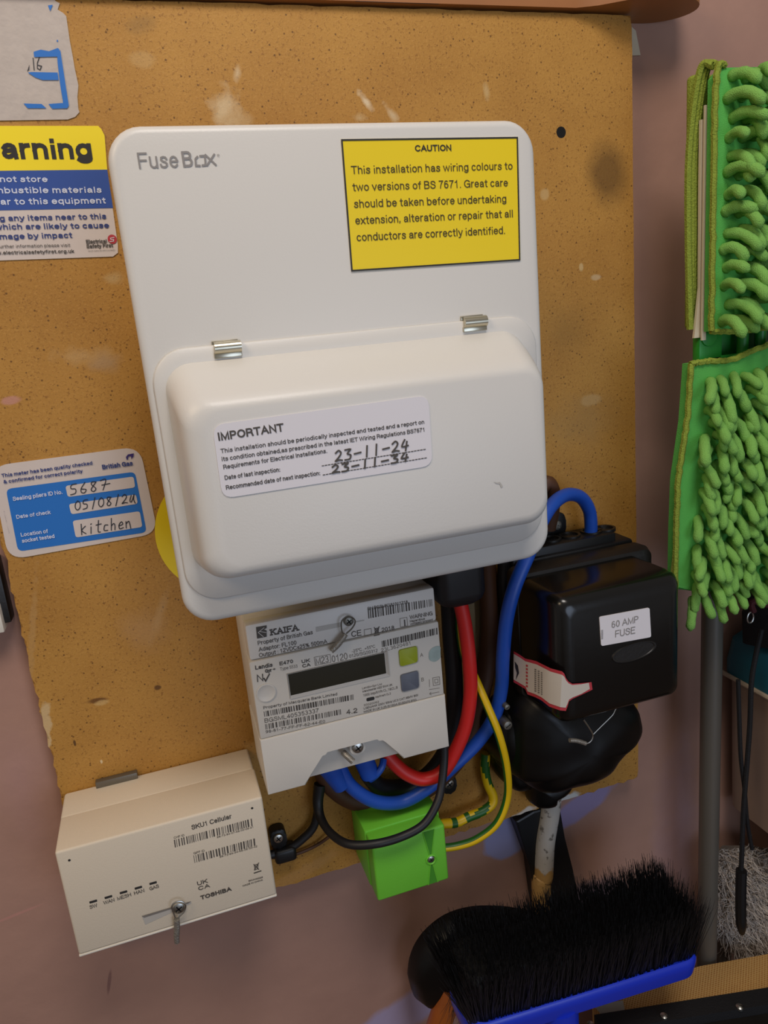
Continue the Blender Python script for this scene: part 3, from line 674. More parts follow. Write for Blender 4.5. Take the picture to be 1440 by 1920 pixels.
# ------------------------------------------------------------------ electricity meter
YM = -.067
mx0, mx1, mz0, mz1 = P(503, 1487, YM).x, P(841, 1400, YM).x, Z0-.2952, Z0-.1745
meter = thing('electricity_meter', ((mx0+mx1)/2, 0, mz0), 'beige electricity meter with dark display and wire seal under the fuse box', 'meter')
zk = P(470, 1240, YM).z-.0004     # adaptor / meter joint
zc = P(492, 1381, YM).z-.0020     # meter / terminal cover joint
bm = B(); box(bm, (mx0+.0006, -.0005, mz0+.028), (mx1-.0006, YM+.010, mz1-.001), .002); build('back_case', bm, 'meter_plastic', meter)
bm = B(); box(bm, (mx0+.0008, YM+.012, zk+.0002), (mx1-.001, YM+.0006, mz1), .0018); build('adaptor_cover', bm, 'meter_top', meter)
bm = B(); box(bm, (mx0, YM+.014, zc), (mx1, YM, zk-.0002), .0013); build('front_cover', bm, 'meter_plastic', meter)
# terminal cover with notch
nz = P(607, 1413, YM); nz2 = P(712, 1382, YM); nb0 = P(573, 1473, YM); nb1 = P(757, 1427, YM)
ntz = (nz.z+nz2.z)/2
out = [Vector((mx0-.0004, 0, zc-.0002)), Vector((mx0-.0002, 0, mz0)), Vector((nb0.x, 0, mz0))] + cr([(nb0.x+(nz.x-nb0.x)*.8, 0, mz0+(ntz-mz0)*.8), (nz.x, 0, ntz-.0008), (nz.x+.003, 0, ntz)], 3) + cr([(nz2.x-.003, 0, ntz), (nz2.x+.0005, 0, ntz-.0008), (nz2.x+(nb1.x-nz2.x)*.25, 0, ntz-(ntz-mz0)*.2)], 3) + [Vector((nb1.x, 0, mz0)), Vector((mx1+.0004, 0, mz0)), Vector((mx1+.0004, 0, zc-.0002))]
bm = B(); prism(bm, out[::-1], YM-.0006, -.016, .0010, 2); build('terminal_cover', bm, 'meter_plastic', meter, sharp=30)
# recessed wall in the notch and screw boss
zr = P(650, 1428, YM+.010).z
bm = B(); box(bm, (nb0.x-.002, YM+.010, zr-.0045), (nb1.x, YM+.016, ntz+.004), .0006); build('terminal_recess', bm, 'meter_plastic', meter)
bm = B(); c = P(671, 1402, YM+.003); cyl(bm, c, .0058, YM+.003, YM+.012, 24, .0006); build('screw_boss', bm, 'meter_plastic', meter)
o, b2 = screw('screw', 671, 1402, YM+.002, 10.5, meter); inkpart('screw_slot', b2, ['charcoal'], meter)
bm = B(); tube(bm, [P(643, 1410, YM+.006), P(650, 1417, YM+.003), P(662, 1428, YM+.001)], .0021, 10); build('lead_seal', bm, 'lead', meter)
# display
dtl, dtr, dbr, dbl = (P(*q, YM) for q in ((540.5, 1262), (722, 1226), (723, 1264), (544, 1303)))
dx0, dx1 = (dtl.x+dbl.x)/2, (dtr.x+dbr.x)/2; dz1, dz0 = (dtl.z+dtr.z)/2, (dbl.z+dbr.z)/2
bm = B(); y_ = YM-.0003; e = .0023
o_ = [(dx0-.0008, dz0-e), (dx1+e, dz0-e), (dx1+e, dz1+.0008), (dx0-.0008, dz1+.0008)]; i_ = [(dx0, dz0), (dx1, dz0), (dx1, dz1), (dx0, dz1)]
loft(bm, [[Vector((x, YM+.0005, z)) for x, z in o_], [Vector((x, y_-.0003, z)) for x, z in o_], [Vector((x, y_+.0004, z)) for x, z in i_]], cap1=False); build('display_bezel', bm, 'bezel', meter, smooth=False)
bm = B(); box(bm, (dx0, YM-.0001, dz0), (dx1, YM+.002, dz1)); build('display', bm, 'lcd', meter, smooth=False)
for nm, q, m_ in (('green_button', ((748, 1219.5), (782, 1211.5), (783.5, 1241), (750.5, 1250)), 'btn_green'), ('grey_button', ((751.3, 1266), (784, 1257.5), (786, 1289), (753.7, 1297.5)), 'btn_grey')):
    v = rounded_px([P(*k, YM-.0010) for k in q], .0016); bm = B(); prism(bm, v, YM-.0012, YM+.001, .0005); build(nm, bm, m_, meter)
    v = rounded_px([P(*k, YM-.0001) for k in q], .0016); c = sum(v, Vector())/len(v); bm = B(); bm.faces.new([bm.verts.new(c+(p-c)*1.09) for p in v]); inkpart('button_gap', bm, ['bezel'], meter)
# dimple (domed sensor well) and hologram
c = P(499, 1299, YM); n = 24; bm = B()
loft(bm, [[Vector((c.x+r_*math.cos(i*2*math.pi/n), YM+y_, c.z+r_*math.sin(i*2*math.pi/n))) for i in range(n)] for r_, y_ in ((.0064, .0002), (.0064, -.0006), (.0057, -.0008), (.0045, -.0003), (.002, -.00012), (.0002, -.0001))]); build('sensor_well', bm, 'meter_plastic', meter)
v = rounded_px([P(*k, YM-.0002) for k in ((804, 1222), (812, 1213), (826, 1210), (826, 1235), (815, 1242), (804, 1238))], .0022); bm = B(); bm.faces.new([bm.verts.new(p) for p in v]); inkpart('hologram_sticker', bm, ['holo'], meter)
# print on the adaptor
bm = B(); Y = YM-.0001+.0004
quad(bm, [(480, 1176), (500, 1172.5), (500, 1178), (495, 1180), (500, 1182), (500, 1194), (482, 1197.5)], Y, 0)
sans(bm, 'KAIFA', (507.5, 1192), (560, 1182.3), 12, Y, .19, 0, .16, True)
text(bm, 'Property of British Gas', (483.5, 1210), (587, 1189), 8, Y, .0, 0); text(bm, 'Adaptor: FL100', (485.3, 1222), (556.5, 1208.5), 8, Y, .0, 0); text(bm, 'Output : 12VDC±25% 500mA', (486, 1233), (614, 1206), 8, Y, .0, 0)
bars(bm, (689.5, 1141), (813, 1123), (813.6, 1136), (691, 1160), Y, 96, mi=0); text(bm, 'SN:BGSMK181011218', (689.5, 1144.5), (765, 1131.5), 6, Y-.0001, .0, 0)
text(bm, 'CE', (659, 1195), (678, 1191.5), 11, Y, .0, 0); text(bm, '2018', (716, 1186), (740, 1181), 8.5, Y, .0, 0)
stroke(bm, [(683, 1181), (696, 1178.5), (697, 1190), (684, 1192.5)], .8, Y, 1, True)
stroke(bm, [(702, 1177), (711, 1187)], 1.6, Y, 0); stroke(bm, [(711, 1175.5), (703, 1188)], 1.6, Y, 0); stroke(bm, [(703, 1179), (710, 1177.5), (709, 1186), (704, 1187), (703, 1179)], 1.4, Y, 0); stroke(bm, [(702, 1192), (711, 1190)], 2.2, Y, 0)
stroke(bm, [(750, 1160), (763, 1157.5), (764.5, 1173.5), (751, 1176)], .7, Y, 1, True); stroke(bm, [(758.6, 1163), (759.2, 1170)], 2, Y, 0); stroke(bm, [(759.3, 1171.5), (759.5, 1173)], 2, Y, 0)
text(bm, 'WARNING', (768.5, 1161.5), (811.5, 1153.5), 7.5, Y, .0, 0); text(bm, 'Hazardous', (768.8, 1167.5), (797, 1162), 4.5, Y, .0, 0); text(bm, 'voltages present', (769.3, 1172.5), (812, 1164), 4.5, Y, .0, 0)
stroke(bm, [(495, 1177), (484, 1186), (494, 1194)], .9, Y-.0001, 2); stroke(bm, [(487, 1184), (499, 1186)], .9, Y-.0001, 2)
inkpart('adaptor_print', bm, ['soft_ink', 'thin_ink', 'meter_top'], meter)
# seal slot groove, screw and wire seal
bm = B(); quad(bm, [(592, 1176), (640, 1167), (641, 1175), (593, 1185)], YM+.0004); quad(bm, [(662, 1166), (683, 1162), (683, 1164), (663, 1168)], YM+.0004); inkpart('slot_groove', bm, ['bezel'], meter)
o, b2 = screw('seal_screw', 654, 1165, YM-.001, 9, meter, m_='steel_dull'); inkpart('screw_slot', b2, ['charcoal'], meter)
bm = B(); Yw = YM-.0035
tube(bm, cr([P(*q, Yw) for q in ((642, 1187), (640, 1176), (641, 1164), (650, 1157), (661, 1158), (666, 1166), (660, 1178), (649, 1188))], 5), .0005, 6)
build('seal_wire', bm, 'steel_dull', meter)
bm = B(); tube(bm, cr([P(*q, Yw) for q in ((648, 1189), (640, 1200), (630, 1212), (621, 1221))], 3), lambda t: .0022-.0004*abs(t-.5)*2, 10); build('seal_ferrule', bm, 'lead', meter)
# print on the meter
bm = B(); Y = YM-.0002
text(bm, 'Landis', (478.5, 1256), (511.5, 1250), 8, Y, .03, 0); text(bm, 'Gyr', (497, 1262), (510, 1259.5), 7, Y, .03, 0); text(bm, '+', (511.5, 1257.5), (517, 1256.5), 6, Y, .03, 0)
text(bm, 'E470', (524, 1248), (550, 1243), 7, Y, .03, 0); text(bm, 'Type 5533', (525, 1257.5), (558, 1251.5), 6, Y, -.01, 1)
text(bm, 'UK', (565.5, 1244), (581.5, 1241), 6.5, Y, .035, 0); text(bm, 'CA', (567, 1252.3), (582.5, 1249), 6.5, Y, .035, 0)
text(bm, 'M23', (592, 1246.5), (617, 1241.5), 13, Y, -.015, 1); stroke(bm, [(589, 1232.5), (619, 1227), (620.5, 1242), (591, 1248)], .8, Y, 1, True)
text(bm, '0120', (622.5, 1242.5), (652.5, 1236), 13, Y, -.015, 1); text(bm, '0120/SGS0312', (655, 1234), (708.5, 1222.5), 6.5, Y, -.005, 1); text(bm, '-25°C...+55°C', (660, 1224.5), (704, 1214.5), 6, Y, -.005, 1)
text(bm, 'N', (481.5, 1279), (494.5, 1277), 14, Y, .0, 0); stroke(bm, [(495, 1272), (498, 1277), (505, 1264)], 2.4, Y, 0)
bars(bm, (715.7, 1202), (820, 1177), (820.6, 1189.5), (716.6, 1213.5), Y, 90, .75, mi=0); text(bm, '23L3620481', (715, 1223), (771.5, 1208.5), 7, Y, -.01, 1)
text(bm, 'A', (788, 1232), (793.5, 1231), 7, Y, -.01, 1); text(bm, 'B', (790, 1278), (795, 1277), 7, Y, -.01, 1)
stroke(bm, [(811.5, 1271), (824, 1269), (825, 1283), (812.5, 1285.5)], .8, Y, 1, True); stroke(bm, [(815, 1274), (821, 1273), (821.5, 1280), (815.5, 1281)], .8, Y, 1, True)
stroke(bm, [(805, 1274), (805.5, 1288)], .7, Y, 1); stroke(bm, [(805, 1293), (824, 1290)], .8, Y, 1); stroke(bm, [(805.5, 1301), (823, 1297.5)], .8, Y, 1); stroke(bm, [(808, 1298), (805.5, 1301), (808.5, 1303)], .8, Y, 1)
text(bm, 'Property of Macquarie Bank Limited', (493.7, 1330), (632.6, 1303.5), 5.5, Y, .0, 0)
bars(bm, (494.4, 1334), (662.4, 1302), (663, 1312), (496, 1344), Y, 140, .7, mi=0); text(bm, 'BGSML405353337', (496, 1355.5), (598, 1335.5), 8, Y, -.01, 0)
bars(bm, (497, 1358), (638.7, 1330), (639.5, 1339.5), (498, 1368), Y, 110, .6, mi=0); text(bm, '98-81-77-FF-FF-62-44-E0', (498, 1375), (609.7, 1355), 5.5, Y, -.005, 0); text(bm, '4.2', (649.5, 1340), (670.5, 1336), 9, Y, .01, 0)
text(bm, 'Landis+Gyr Ltd', (679, 1292.5), (716, 1284.5), 4, Y, .0, 1); text(bm, 'Manchester M22 5WA UK', (680, 1298.5), (736, 1285.5), 4, Y, .0, 0); text(bm, '1000 imp/kWh CL.1&CL.B', (681, 1306.5), (746, 1291), 5, Y, .0, 1)
v = rounded_px([P(*k, Y) for k in ((687, 1309), (702, 1306), (702.5, 1312), (687.5, 1315.5))], .001); bm.faces.new([bm.verts.new(p) for p in v]).material_index = 2
text(bm, 'imp/kvarh CL.2', (704, 1309), (733, 1302), 4, Y, .0, 1); text(bm, '30020062', (682, 1324.5), (711, 1317.5), 4, Y, .0, 1)
text(bm, 'LGEMAKK 230V 50Hz UC3 CAT.IIIB/IV BSI', (682, 1330.5), (784, 1305), 4, Y, .0, 0); text(bm, 'MADE IN UK 0.25-5(100)A EN50470 IP53', (682, 1336.5), (781, 1314), 4, Y, .0, 0)
inkpart('meter_print', bm, ['soft_ink', 'thin_ink', 'black_ink'], meter)

# ------------------------------------------------------------------ communications hub
YH = -.067
hx0, hx1 = -.1000, .0285; hz1, hz0 = Z0-.2955, Z0-.3742
hub = thing('communications_hub', ((hx0+hx1)/2, 0, hz0), 'cream plastic communications hub box with barcodes at the lower left corner of the board', 'hub')
bm = B(); box(bm, (hx0-.0004, -.0005, hz0+.001), (hx1-.0006, -.030, hz1-.0006), .002, 3); build('back_case', bm, 'hub', hub)
bm = B(); box(bm, (hx0, -.0302, hz0+.0015), (hx1, YH, hz1), .0016, 3); build('front_case', bm, 'hub', hub)
bm = B(); box(bm, (hx0, -.020, hz0), (hx1, YH-.0002, hz0+.0016), .0007, 2); build('bottom_lip', bm, 'white_plastic', hub)
for q in ((130, 1612.7), (472.7, 1515)):
    bm = B(); c = P(*q, YH); bm.faces.new([bm.verts.new(c+Vector((.0008*math.cos(i*.6283), -.0002, .0008*math.sin(i*.6283)))) for i in range(10)]); inkpart('pin_hole', bm, ['black_ink'], hub)
for q in ((174.8, 1690.2), (203.2, 1681.8), (231.5, 1672.8), (259.4, 1664.3), (287, 1655.6)):
    c = P(*q, YH); bm = B(); box(bm, (c.x-.0023, YH-.0003, c.z-.0008), (c.x+.0023, YH+.001, c.z+.0008), .0003); build('indicator_slot', bm, 'black_ink', hub)
bm = B(); Y = YH-.0002
for s, a, b in (('SW', (168.8, 1704.5), (183, 1700)), ('WAN', (194.7, 1696.5), (215.5, 1690)), ('MESH', (220.3, 1688.5), (246.6, 1680)), ('HAN', (252, 1678.5), (271.4, 1672.3)), ('GAS', (281, 1670), (298.6, 1664))): text(bm, s, a, b, 7, Y, .0)
text(bm, 'SKU1 Cellular', (359.6, 1556), (435, 1534), 9, Y, .01)
bars(bm, (326, 1575), (474, 1534.3), (475.7, 1548), (328, 1589), Y, 110); text(bm, 'CHF ID', (326, 1573), (346, 1567.5), 4, Y, .0); text(bm, '88-73-84-07-68-00-08-21', (407, 1571.5), (475.7, 1552), 3.5, Y, .0)
bars(bm, (362.6, 1604), (478.8, 1571.7), (480, 1585), (365, 1618), Y, 90); text(bm, 'GPF ID', (363, 1602), (384, 1596.5), 4, Y, .0); text(bm, '88-73-84-44-68-08-50-42', (412, 1608.5), (482.6, 1588), 3.5, Y, .0)
stroke(bm, [(476, 1621), (485, 1630)], 1.6, Y); stroke(bm, [(485, 1618), (477, 1631)], 1.6, Y); stroke(bm, [(477, 1622), (484, 1620), (483, 1629), (478, 1631), (477, 1622)], 1.3, Y); stroke(bm, [(477, 1637), (489, 1633)], 2.2, Y)
text(bm, 'UK', (370, 1661), (390, 1655), 8, Y, .02); text(bm, 'CA', (372, 1670), (394, 1663.5), 7.5, Y, .02); text(bm, 'TOSHIBA', (376.5, 1687.5), (434.5, 1670), 8, Y, .05)
text(bm, 'SKMN00028', (466, 1653.5), (493, 1646), 3, Y, .02); text(bm, 'MADE IN CHINA', (455, 1662.5), (493, 1651), 3, Y, .02)
inkpart('printed_text', bm, ['soft_ink'], hub)
# sloping finger recess and screw with wire seal
a_, b_, c_, d_ = P(265.8, 1717, YH), P(358, 1689.5, YH), P(360, 1694, YH), P(270, 1734, YH)
rx0, rx1, rz1 = a_.x, b_.x, (a_.z+b_.z)/2; rz0 = d_.z
bm = B()
vs = [bm.verts.new(v) for v in ((rx0, YH-.0002, rz1), (rx1, YH-.0002, rz1), (rx1, YH-.0002, rz1-.0018), (rx0+.001, YH-.0002, rz0))]; bm.faces.new(vs); inkpart('seal_recess', bm, ['bezel'], hub)
bm = B(); vs = [bm.verts.new(v) for v in ((rx0, YH-.0004, rz1), (rx1, YH-.0004, rz1), (rx1-.002, YH-.0004, rz1-.0010), (rx0+.0012, YH-.0004, rz1-.0016))]; bm.faces.new(vs); inkpart('recess_shade_edge', bm, ['thin_ink'], hub)
o, b2 = screw('screw', 335, 1702.5, YH-.001, 12, hub); inkpart('screw_slot', b2, ['charcoal'], hub)
bm = B(); Yw = YH-.0038
tube(bm, cr([P(*q, Yw) for q in ((331, 1726), (326, 1713), (322, 1700), (328, 1692), (340, 1690), (348, 1697), (345, 1709), (336, 1719), (332, 1727))], 5), .00055, 8); build('seal_wire', bm, 'steel', hub)
bm = B(); tube(bm, cr([P(*q, Yw) for q in ((331, 1724), (332, 1738), (331, 1755), (332, 1767))], 3), lambda t: .0020-.0007*max(0, t-.6), 10); build('seal_ferrule', bm, 'lead', hub)
bm = B(); A_, B_ = P(177, 1463, -.006), P(255, 1441, -.006); zz = hz1+.001
box(bm, (A_.x, -.0055, hz1-.001), (B_.x, -.0005, hz1+.0040), .0004); build('mounting_bracket', bm, 'steel_dull', hub)

# ------------------------------------------------------------------ green earth block
YG = -.057
g0, g1 = .1010, .1580; gz1, gz0 = Z0-.3655, Z0-.4140
blk = thing('earth_terminal_block', ((g0+g1)/2, 0, gz0), 'bright green plastic earth terminal box with one screw at the bottom of the board', 'terminal box')
bm = B(); box(bm, (g0-.001, -.0005, gz0+.001), (g1+.002, YG+.016, gz1+.0012), .0015, 2); build('base', bm, 'green_plastic', blk)
bm = B(); box(bm, (g0, YG+.020, gz0), (g1, YG, gz1), .0018, 3); build('lid', bm, 'green_plastic', blk)
sc = P(808, 1611, YG)
bm = B()
for s_ in (1, -1):
    zz = gz1-.0012 if s_ > 0 else gz0+.0012
    wv = .0046 if s_ > 0 else .0038
    q = [Vector((sc.x-wv, YG-.0002, zz)), Vector((sc.x+wv, YG-.0002, zz)), Vector((sc.x+.0008, YG-.0002, sc.z+s_*.0035)), Vector((sc.x-.0008, YG-.0002, sc.z+s_*.0035))]
    t_ = [Vector((sc.x, YG+.0, (zz+sc.z)/2))]
    bm.faces.new([bm.verts.new(v) for v in q])
M['green_groove'] = mat('green_groove_plastic', '3c8a18', 0.6); inkpart('screw_groove', bm, ['green_groove'], blk)
bm = B()
for s_ in (1, -1):
    zz = gz1-.0012 if s_ > 0 else gz0+.0012; wv = .0046 if s_ > 0 else .0038
    for k in (1, -1):
        tube(bm, [Vector((sc.x+k*wv, YG-.0003, zz)), Vector((sc.x+k*.0009, YG-.0003, sc.z+s_*.0038))], .0004, 6)
build('groove_ridges', bm, 'green_plastic', blk)
bm = B(); n = 24; loft(bm, [[Vector((sc.x+r_*math.cos(i*2*math.pi/n), YG+y_, sc.z+r_*math.sin(i*2*math.pi/n))) for i in range(n)] for r_, y_ in ((.0043, .0005), (.0043, -.0008), (.0036, -.0012), (.0031, -.0004))], cap1=True); build('screw_collar', bm, 'green_plastic', blk)
o, b2 = screw('screw', 808, 1611, YG-.0006, 6.5, blk); inkpart('screw_slot', b2, ['charcoal'], blk)

# ------------------------------------------------------------------ fuse cut-out
cut = thing('service_fuse_cutout', (.28, 0, Z0-.33), 'glossy black fuse cutout with a white 60 amp label, right of the meter', 'fuse holder')
bm = B(); a_ = P(955, 1180, -.012); box(bm, (a_.x, -.0005, Z0-.335), (.345, -.030, Z0-.182), .003); build('back_plate', bm, 'black', cut)
bm = B()
fl0, fl1 = .2300, .3480; zf1 = Z0-.1835
L = []
for y_, i_, t_ in ((-.032, .004, -.003), (-.034, .001, .0), (-.044, .0, .0), (-.049, .0012, -.002), (-.0505, .004, -.006)):
    L.append(RL(fl0+i_, fl1-i_, Z0-.285+i_, zf1+t_, .006, y_))
loft(bm, L, cap0=True); build('flange', bm, 'black_dusty', cut)
bm = B(); L = []
for y_, i_, t_ in ((-.045, .0, -.004), (-.052, .0, -.0045), (-.070, .0010, -.0035), (-.086, .0014, -.0030), (-.095, .0022, -.0036), (-.0995, .0045, -.0060), (-.1015, .0078, -.0095), (-.1022, .012, -.015)):
    L.append(RL(.2320+i_, .3345-i_*.9, Z0-.2830+i_*.8, zf1+t_, .0075-.2*i_, y_, 8))
loft(bm, L, cap0=True); build('fuse_carrier', bm, 'black_gloss', cut, sharp=60)
YF = -.1029
bm = B(); prism(bm, rounded_px([P(*q, YF) for q in ((1124, 1157), (1218, 1139.5), (1221, 1194.5), (1127.5, 1211.5))], .0015), YF, YF+.0009); fl = build('fuse_label', bm, 'paper', cut, smooth=False); fl['label'] = 'white 60 amp fuse label'
bm = B(); text(bm, '60 AMP', (1146.5, 1178), (1197.5, 1166.5), 12.5, YF-.0002, -.004); inkpart('printed_text', bm, ['grey_ink'], fl)
bm = B(); text(bm, 'FUSE', (1153, 1195.5), (1191, 1187.5), 13, YF-.0002, -.004)
inkpart('printed_text', bm, ['grey_ink'], fl)
bm = B()
for i in range(9): stroke(bm, [(1127.5, 1182+i*2), (1130.5, 1181.5+i*2)], .8, YF-.0002)
inkpart('small_print', bm, ['grey_ink'], fl)
bm = B(); c = P(1190, 1222, YF); n = 28
loft(bm, [[Vector((c.x+a*math.cos(i*2*math.pi/n), YF+y_, c.z+a*.36*math.sin(i*2*math.pi/n)+.0009*math.cos(i*2*math.pi/n))) for i in range(n)] for a, y_ in ((.0185, .001), (.0178, -.0002), (.0165, -.0002), (.0158, .0003))]); build('raised_oval_mark', bm, 'black_dusty', cut)
# danger tag wrapped round the left side of the carrier
def tagY(x):
    if x >= 1042: return -.1032
    return max(-.1032, .4065*(1042-262)/(x-262)-DB-.0014)
tagpx_t = [(963, 1221), (975, 1228), (985, 1235), (995, 1237), (1006, 1240), (1020, 1247), (1032, 1253), (1054, 1259), (1058, 1263), (1061, 1271), (1066, 1278), (1073, 1282), (1090, 1281), (1109, 1279)]
tagpx_b = [(963, 1279), (975, 1286), (985, 1292), (989, 1302), (1003, 1307), (1015, 1313), (1030, 1325), (1050, 1332), (1061, 1333), (1064, 1325), (1067, 1315), (1074, 1310), (1090, 1303), (1111, 1293)]
bm = B(); bi = B()
def tp(x, y, o=0.0): return P(x, y, tagY(x)-o)
def col_pts(f0, f1): return [(tagpx_t[i][0]*(1-f)+tagpx_b[i][0]*f, tagpx_t[i][1]*(1-f)+tagpx_b[i][1]*f) for i in range(14) for f in (f0, f1)]
for bmx, f0, f1, o in ((bm, 0, 1, 0), (bi, .085, .915, .0003)):
    vv = []
    for i in range(14):
        col = []
        for j in range(4):
            f = f0+(f1-f0)*j/3; x = tagpx_t[i][0]*(1-f)+tagpx_b[i][0]*f; y = tagpx_t[i][1]*(1-f)+tagpx_b[i][1]*f
            if bmx is bi and i == 13: x -= 5
            col.append(bmx.verts.new(tp(x, y, o)))
        vv.append(col)
    for i in range(13):
        for j in range(3): bmx.faces.new((vv[i][j], vv[i+1][j], vv[i+1][j+1], vv[i][j+1]))
dt = build('danger_tag', bm, 'red_ink', cut, recalc=False); dt['label'] = 'white tag with red border'
M['tag_white'] = mat('tag_paper', 'c8c0b4', 0.4); build('tag_paper', bi, 'tag_white', dt, recalc=False)
bm = B()
for k in range(11):
    for x0_, ln in ((1002, 1), (1008, 1), (1014, .8)):
        y_ = 1254+k*4.0+(x0_-1002)*.5
        f = bm.faces.new([bm.verts.new(tp(a, b, .0006)) for a, b in ((x0_, y_), (x0_+3.5*ln, y_+.6), (x0_+3.6*ln, y_+3), (x0_+.2, y_+2.4))]); f.material_index = 0
for k in range(7):
    y_ = 1246+k*6.4
    f = bm.faces.new([bm.verts.new(tp(a, b, .0006)) for a, b in ((986, y_), (989.5, y_+1), (989.5, y_+4.6), (986, y_+3.6))]); f.material_index = 1
f = bm.faces.new([bm.verts.new(tp(a, b, .0006)) for a, b in ((965, 1240), (971, 1248), (973, 1262), (967, 1275), (969, 1262), (966, 1252))]); f.material_index = 2
inkpart('tag_print', bm, ['thin_ink', 'red_ink', 'black_ink'], dt)
# lower cable shroud
def lump(name, px, yb, h, jit, m_, n=4, pw=2.2):
    o_ = [Vector((p.x, 0, p.y)) for p in cr([(x, y, 0) for x, y in px]+[(px[0][0], px[0][1], 0)], n)][:-1]
    ol = [P(v.x, v.z, yb-h*.62) for v in o_]
    bm = B(); inflate(bm, ol, yb, h, 8, jit, pw); return build(name, bm, m_, cut, sharp=70)
lump('cable_shroud', [(985, 1300), (1060, 1290), (1150, 1290), (1205, 1315), (1219, 1350), (1214, 1385), (1190, 1405), (1172, 1425), (1150, 1455), (1105, 1478), (1060, 1490), (1010, 1500), (985, 1480), (965, 1470), (958, 1430), (960, 1350)], -.026, .046, .0022, 'shroud', pw=2.6)
lump('gland_body', [(945, 1330), (975, 1310), (1010, 1330), (1020, 1390), (1000, 1440), (960, 1455), (930, 1420), (925, 1370)], -.022, .030, .003, 'shroud')
lump('gland_foot', [(930, 1420), (975, 1425), (1010, 1450), (1010, 1480), (975, 1490), (950, 1475), (935, 1450)], -.012, .020, .003, 'shroud')
lump('shroud_neck', [(1000, 1470), (1080, 1455), (1075, 1480), (1048, 1498), (1040, 1518), (1008, 1520), (1000, 1500)], -.012, .018, .002, 'shroud')
for q, r_ in (((952, 1360), 8), ((951, 1326), 5)):
    o, b2 = screw('terminal_screw', q[0], q[1], -.054, r_, cut, depth=.01, m_='steel_dull', slot='one'); inkpart('screw_slot', b2, ['charcoal'], cut)
Yw = -.090; bm = B()
tube(bm, cr([P(*q, Yw) for q in ((1175, 1305), (1165, 1313), (1154, 1330), (1148, 1341), (1128, 1361), (1112, 1377))], 5), .00055, 6)
tube(bm, cr([P(*q, Yw-.001) for q in ((1094, 1349), (1103, 1362), (1111, 1376), (1110, 1386), (1103, 1393), (1092, 1395))], 5), .0006, 6); build('seal_wire', bm, 'steel', cut)
bm = B(); tube(bm, cr([P(*q, Yw-.001) for q in ((1068, 1388), (1082, 1389), (1098, 1394))], 4), .0016, 8); build('seal_ferrule', bm, 'lead', cut)

# connector block with holes above the cut-out
con = thing('connector_block', (.29, 0, Z0-.20), 'black connector block with round cable holes on top, behind the black fuse cutout', 'connector')
bx0, bx1 = .2400, P(1155, 1000, -.027).x
ztc = Z0-.1755
bm = B(); box(bm, (bx0, -.0005, Z0-.180-.030), (bx1, -.027, ztc), .0015); build('body', bm, 'black', con)
for q in ((1110, 985), (1136, 992), (1070, 1003), (1034, 1008)):
    p = P(*q, -.016); x_ = p.x; bm = B()
    n = 20; yy = -.0145
    loft(bm, [[Vector((x_+r_*math.cos(i*2*math.pi/n), yy+r_*math.sin(i*2*math.pi/n), z_)) for i in range(n)] for r_, z_ in ((.0085, ztc-.001), (.0085, ztc+.0016), (.0065, ztc+.0016), (.0060, ztc-.0005))]); build('cable_hole', bm, 'black_dusty', con)
c = P(1043, 985, -.006); bm = B(); prism(bm, rounded_px([Vector((c.x-.009, 0, ztc-.002)), Vector((c.x+.009, 0, ztc-.002)), Vector((c.x+.009, 0, c.z+.010)), Vector((c.x-.009, 0, c.z+.010))], .007), -.006, -.0005, .001); build('fixing_tab', bm, 'black', con)
o, b2 = screw('fixing_screw', 1045, 985, -.0072, 8, con, m_='steel_dull'); inkpart('screw_slot', b2, ['steel_dull'], con)

# ------------------------------------------------------------------ cables
def cable(name, pts, r, m_, label, cat='cable', seg=14, n=8, group=None, fmat=None):
    """pts: (px, py, Y)"""
    bm = B(); tube(bm, cr([P(*p) for p in pts], n), r, seg, fmat)
    return tag(build(name, bm, m_, sharp=60, recalc=True), label, cat, group)
cable('blue_meter_tail', [(1106, 1012, -.016), (1108, 985, -.018), (1104, 955, -.021), (1088, 932, -.026), (1062, 928, -.034), (1036, 946, -.044), (1012, 985, -.054), (990, 1040, -.062), (965, 1100, -.064), (950, 1160, -.062), (943, 1230, -.056), (940, 1290, -.048), (926, 1345, -.042), (895, 1392, -.038), (850, 1436, -.037), (805, 1475, -.037), (755, 1503, -.035), (705, 1503, -.038), (662, 1478, -.040), (640, 1445, -.040), (632, 1415, -.040)],
      .0051, 'blue_cable', 'thick blue cable looping from the connector block down to the meter')
bm = B(); tube(bm, [P(*p) for p in ((604, 1405, -.041), (616, 1435, -.041), (640, 1474, -.040))], lambda t: .0086-.0024*max(0, t-.7)/.3, 16)
tag(build('blue_sleeve', bm, 'blue_cable'), 'wide blue insulating sleeve on the cable entering the left meter terminal', 'sleeve')
bm = B(); tube(bm, [P(*p) for p in ((668, 1395, -.041), (680, 1420, -.041), (694, 1452, -.040))], lambda t: .0080-.001*t, 16)
tube(bm, cr([P(*p) for p in ((694, 1461, -.040), (706, 1452, -.044), (716, 1438, -.044), (719, 1424, -.041))], 5), .0026, 10)
tag(build('blue_sleeve', bm, 'blue_cable'), 'short blue sleeve with a curled end beside the meter terminal screw', 'sleeve')
cable('red_meter_tail', [(852, 1085, -.052), (862, 1125, -.052), (873, 1180, -.052), (880, 1240, -.052), (882, 1300, -.050), (873, 1360, -.048), (852, 1412, -.046), (828, 1448, -.044), (795, 1461, -.042), (765, 1452, -.040), (742, 1434, -.038), (720, 1410, -.036)], .0052, 'red_cable', 'thick red cable curving down from the fuse box to the meter')
